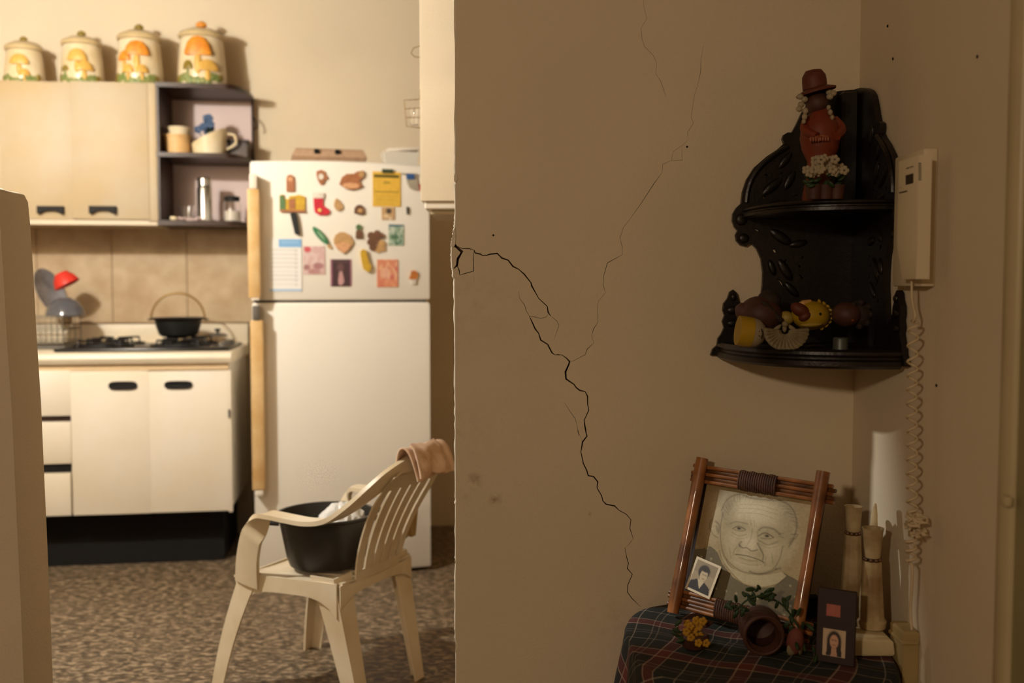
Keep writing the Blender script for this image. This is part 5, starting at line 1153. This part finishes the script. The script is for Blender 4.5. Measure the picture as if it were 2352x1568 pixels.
# small black and white snapshot tucked into the frame
cv = Canvas(44, 52, lin(222, 208, 176)); cv.rect(.07, .06, .93, .94, lin(168, 150, 118)); cv.rect(.07, .06, .93, .4, lin(140, 122, 94), .6)
cv.poly([(.07, .94), (.07, .72), (.3, .6), (.5, .72), (.62, .62), (.86, .74), (.93, .94)], lin(34, 26, 20)); cv.poly([(.34, .6), (.5, .86), (.6, .62)], lin(206, 190, 156)); cv.ell(.47, .34, .22, .2, lin(50, 38, 28), 1, .12); cv.ell(.5, .44, .14, .18, lin(202, 184, 150), 1, .1); cv.stroke([(.45, .42), (.5, .42)], .02, lin(80, 62, 44), .6); cv.stroke([(.55, .42), (.6, .42)], .02, lin(80, 62, 44), .6); cv.stroke([(.48, .54), (.56, .54)], .015, lin(90, 66, 48), .7); cv.ell(.5, .28, .18, .06, lin(46, 34, 24), 1, .2)
mm = Matrix.Translation((.016, -.002, .056)) @ Matrix.Rotation(R(9), 4, 'Y') @ Matrix.Rotation(R(-4), 4, 'X')
o = bpy.data.objects.new('photo_print', None); col.objects.link(o); o.matrix_world = FM @ mm; OFF[o.name] = V((0, 0, 0)); tag(o, 'small black and white snapshot tucked into the cane frame', 'photo')
card_mesh(cv, .064, .072, .001, 'print', M['print'], o)
# brown card holder with stamp and portrait photo
cb = W.Z(1872, 1518, TT); cb2 = W.Z(1962, 1534, TT); ex = (cb2 - cb); cw = ex.length; ex.normalize()
el = V((-ex.y, ex.x, 0)); ey = (V((0, 0, 1)) + el * .12 + ex * .06).normalized(); ey = (ey - ex * ey.dot(ex)).normalized(); ez = ex.cross(ey).normalized()
CM = Matrix(((ex.x, -ez.x, ey.x, cb.x), (ex.y, -ez.y, ey.y, cb.y), (ex.z, -ez.z, ey.z, cb.z + .001), (0, 0, 0, 1)))
o = bpy.data.objects.new('photo_holder', None); col.objects.link(o); o.matrix_world = CM; OFF[o.name] = V((0, 0, 0)); tag(o, 'dark brown standing card with pink stamp and small portrait photo', 'photo holder')
chh = .137
MB().box(0, cw, .0, .006, 0, chh, .0015).build('card', M['card'], o); MB().box(cw * .4, cw * .6, .006, .045, 0, .003).build('foot', M['card'], o)
MB().box(cw * .24, cw * .60, -.0012, 0, chh * .63, chh * .79, .0004).build('stamp', M['stamp'], o)
cv = Canvas(36, 42, lin(196, 168, 136)); cv.ell(.5, .45, .32, .4, lin(40, 26, 20), 1, .12); cv.poly([(.16, 1), (.2, .55), (.8, .55), (.86, 1)], lin(40, 26, 20)); cv.ell(.5, .45, .19, .25, lin(204, 156, 124), 1, .12); cv.poly([(.36, 1), (.4, .7), (.6, .7), (.66, 1)], lin(196, 148, 118)); cv.stroke([(.41, .4), (.46, .4)], .025, lin(70, 44, 32), .8); cv.stroke([(.54, .4), (.59, .4)], .025, lin(70, 44, 32), .8); cv.stroke([(.44, .58), (.56, .58)], .02, lin(150, 70, 60), .8)
card_mesh(cv, cw * .58, chh * .36, .001, 'portrait_photo', M['print'], o, (cw * .18, 0, chh * .1))
# whitewashed figures on a plaster block
p = W.Z(1990, 1488, TT + .0); bx_ = V((.675, 1.905, TT))
o = thing('plaster_block', 'rough pale plaster block carrying a whitewashed candlestick', 'block', W, bx_)
x0, x1 = .630, .722; m_ = MB(); secs = []
for z, e in ((.0, .0), (.004, -.002), (.03, .0), (.036, .006), (.038, .012)):
    secs.append([V((x0 + e, 1.85 + e, TT + z)), V((x1 - e, 1.85 + e, TT + z - .004 * (z > .01))), V((x1 - e, 1.955 - e, TT + z)), V((x0 + e, 1.955 - e, TT + z))])
m_.loft(secs); m_.build('slab', M['plasterb'], o, smooth=.6)
def stick(name, label, px, py_top, py_neck, py_base, Y, zb, wtop, wneck, wbase):
    c = W.P(px, py_base, Y); c.z = zb; s_ = Y / F; h = W.P(px, py_top, Y).z - zb; hn = W.P(px, py_neck, Y).z - zb
    o = thing(name, label, 'candlestick', W, c)
    m_ = MB(); secs = []; n = 32
    for t in np.linspace(0, 1, 12):
        rr = (wbase + (wneck - wbase) * (t ** .8)) / 2 * s_; secs.append([c + V((math.cos(a) * rr * (1 + .045 * math.cos(a * 9)), math.sin(a) * rr * (1 + .045 * math.cos(a * 9)), .016 + (hn - .022) * t)) for a in [2 * math.pi * i / n for i in range(n)]])
    m_.loft(secs); m_.build('fluted_body', M['whitewash'], o, smooth=.9)
    MB().lathe([(1e-4, 0), (wbase * .56 * s_, 0), (wbase * .58 * s_, .012), (wbase * .5 * s_, .0165), (1e-4, .0165)], c, 28).build('foot', M['whitewash'], o)
    MB().lathe([(1e-4, hn + .001), (wneck * .42 * s_, hn + .001), (wtop * .46 * s_, h - .006), (wtop * .5 * s_, h), (wtop * .42 * s_, h), (wneck * .3 * s_, hn + .012), (1e-4, hn + .01)], c, 28).build('cup', M['whitewash'], o)
    for k in range(9): a = 2 * math.pi * k / 9; MB().ell(c + V((wneck * .42 * s_ * math.cos(a), wneck * .42 * s_ * math.sin(a), hn - .003)), (.004, .004, .0045), None, 8, 6).build('neck_bead', M['bambood'], o)
stick('candlestick', 'taller whitewashed candlestick standing behind the brown card', 1955, 1162, 1220, 1460, 1.99, TT, 42, 36, 62)
stick('candlestick', 'whitewashed candlestick on the plaster block nearer the wall', 2000, 1212, 1280, 1466, 1.905, TT + .0385, 50, 42, 60)
c = W.P(2008, 1300, 2.05); c.z = TT; o = thing('pale_spike', 'slim pale pointed stick rising behind the candlesticks', 'stick', W, c)
hsp = W.P(2008, 1156, 2.05).z - TT; MB().lathe([(1e-4, 0), (.012, 0), (.011, hsp * .8), (.008, hsp * .92), (.002, hsp), (1e-4, hsp)], c, 12).build('shaft', M['whitewash'], o)
# black box behind the frame
c = W.Z(1862, 1412, TT); c = V((.66, 2.10, TT)); c = W.P(1863, 1405, 2.08); c.z = TT
o = thing('black_box', 'small black box standing behind the cane frame', 'box', W, c); MB().box(c.x - .014, c.x + .014, c.y - .012, c.y + .012, TT, W.P(1863, 1374, 2.08).z, .002).build('box_body', M['black'], o); zz = W.P(1863, 1374, 2.08).z; MB().box(c.x - .015, c.x + .015, c.y - .013, c.y + .013, zz + .0003, zz + .006, .002).build('lid', M['black'], o)
# dried flower ball
Yf = 1.90; c = W.P(1592, 1450, Yf); zc_ = TT; o = thing('flower_posy', 'little posy of yellow dried flowers before the frame', 'flowers', W, (c.x, c.y, zc_)); sf = Yf / F
MB().lathe([(1e-4, 0), (.022, 0), (.03, .02), (.026, .026), (1e-4, .024)], (c.x + .002, c.y, zc_), 18).build('basket', M['terrad'], o)
for j in range(34):
    a, b_ = random.uniform(-44, 44), random.uniform(-34, 34)
    if (a / 46) ** 2 + (b_ / 38) ** 2 > 1: continue
    q = W.P(1592 + a, 1452 + b_, Yf - random.uniform(0, .03)); q.z = max(q.z, zc_ + .008)
    if a < -16: MB().ell(q, (.010, .003, .004), (random.uniform(-1, 1), random.uniform(-1, 1), 0), 8, 5).build('leaf', M['leaf'], o)
    elif a > 30: MB().ell(q, (.009, .004, .005), (random.uniform(-1, 1), random.uniform(-1, 1), 0), 8, 5).build('dry_leaf', M['terrad'], o)
    else:
        f = MB()
        for k in range(5): f.ell(q + V((.0045 * math.cos(k * 1.257), -.001, .0045 * math.sin(k * 1.257))), (.004, .0025, .004), None, 7, 5)
        f.build('flower', M['yfl'], o)
# clay jar lying with its mouth to the camera, and greenery
Yj = 1.86; c = W.P(1748, 1476, Yj); c.z = max(c.z, TT + .04); c.z = TT + .042; o = thing('clay_jar', 'dark clay jar lying with its mouth to the viewer', 'jar', W, (c.x, c.y, TT))
mr = Matrix.Rotation(R(90), 4, 'X') @ Matrix.Rotation(R(-10), 4, 'Y')
MB().lathe([(1e-4, -.075), (.022, -.075), (.036, -.055), (.041, -.03), (.034, -.008), (.030, .004), (.036, .016), (.033, .018), (.026, .006), (.029, -.008), (.035, -.03), (.03, -.052), (1e-4, -.066)], c, 28, mr).build('jar_body', M['terrad'], o)
MB().tube([c + V((.036 * math.cos(t) , -.017, .036 * math.sin(t))) for t in [2 * math.pi * i / 24 for i in range(24)]], .004, 8, True).build('lip', M['terrad'], o)
o = thing('leaf_sprig', 'dark green leafy sprig draped over the clay jar', 'sprig', W, (c.x, c.y + .05, TT))
pth = smooth_path([c + V((-.045, .03, .03)), c + V((-.01, .02, .062)), c + V((.04, .02, .05)), c + V((.07, .0, .01)), c + V((.078, -.02, -.03))], 5); MB().tube(pth, .002, 6).build('stem', M['leaf'], o)
for j in range(44):
    p_ = pth[random.randrange(len(pth))] + V((random.uniform(-.02, .02), random.uniform(-.02, .012), random.uniform(-.006, .018))); p_.z = max(p_.z, TT + .006)
    MB().ell(p_, (.011, .0035, .0045), (random.uniform(-1.2, 1.2), random.uniform(-1.2, 1.2), random.uniform(0, 3)), 8, 5).build('leaf', M['leaf'], o)
c2 = W.P(1826, 1468, 1.845); c2.z = TT + .03; o = thing('pink_petal', 'dull pink cloth rosebud beside the frame foot', 'flower', W, (c2.x, c2.y, TT))
m_ = MB(); m_.ell(c2, (.016, .014, .026), (0, .15, 0), 16, 10); m_.build('bud', mat('dull_pink', lin(120, 64, 52), .8, vary=.2, scale=40), o)
for k in range(3): MB().ell(c2 + V((.010 * math.cos(k * 2.1 + 4), .008 * math.sin(k * 2.1 + 4), -.012)), (.010, .004, .014), (0, .4 * math.cos(k * 2.1), k), 10, 7).build('sepal', M['shell'], o)
# pale post by the wall, cord ends there
c = W.X(2130, 1560, xw); zp = .578; o = thing('pale_post', 'pale painted post against the wall where the cord ends', 'post', W, (.74, 1.85, 0))
mr = Matrix.Translation((.704, 1.79, 0)) @ Matrix.Rotation(R(0), 4, 'Z')
ya, yb = 1.817, 1.878; xa_, xb_ = .727, xw - .001
secs = [[V((xa_ - e, ya - e, z)), V((xb_, ya - e, z)), V((xb_, yb, z)), V((xa_ - e, yb, z))] for z, e in ((0, -.004), (.3, -.002), (zp - .03, .0), (zp - .004, .001), (zp, -.003))]
MB().loft(secs).build('shaft', M['postp'], o, smooth=.4)
MB().box(xa_ - .004, xb_ , ya - .004, yb + .002, zp - .024, zp - .016, .002).build('collar', M['postp'], o)
bpy.context.view_layer.update()
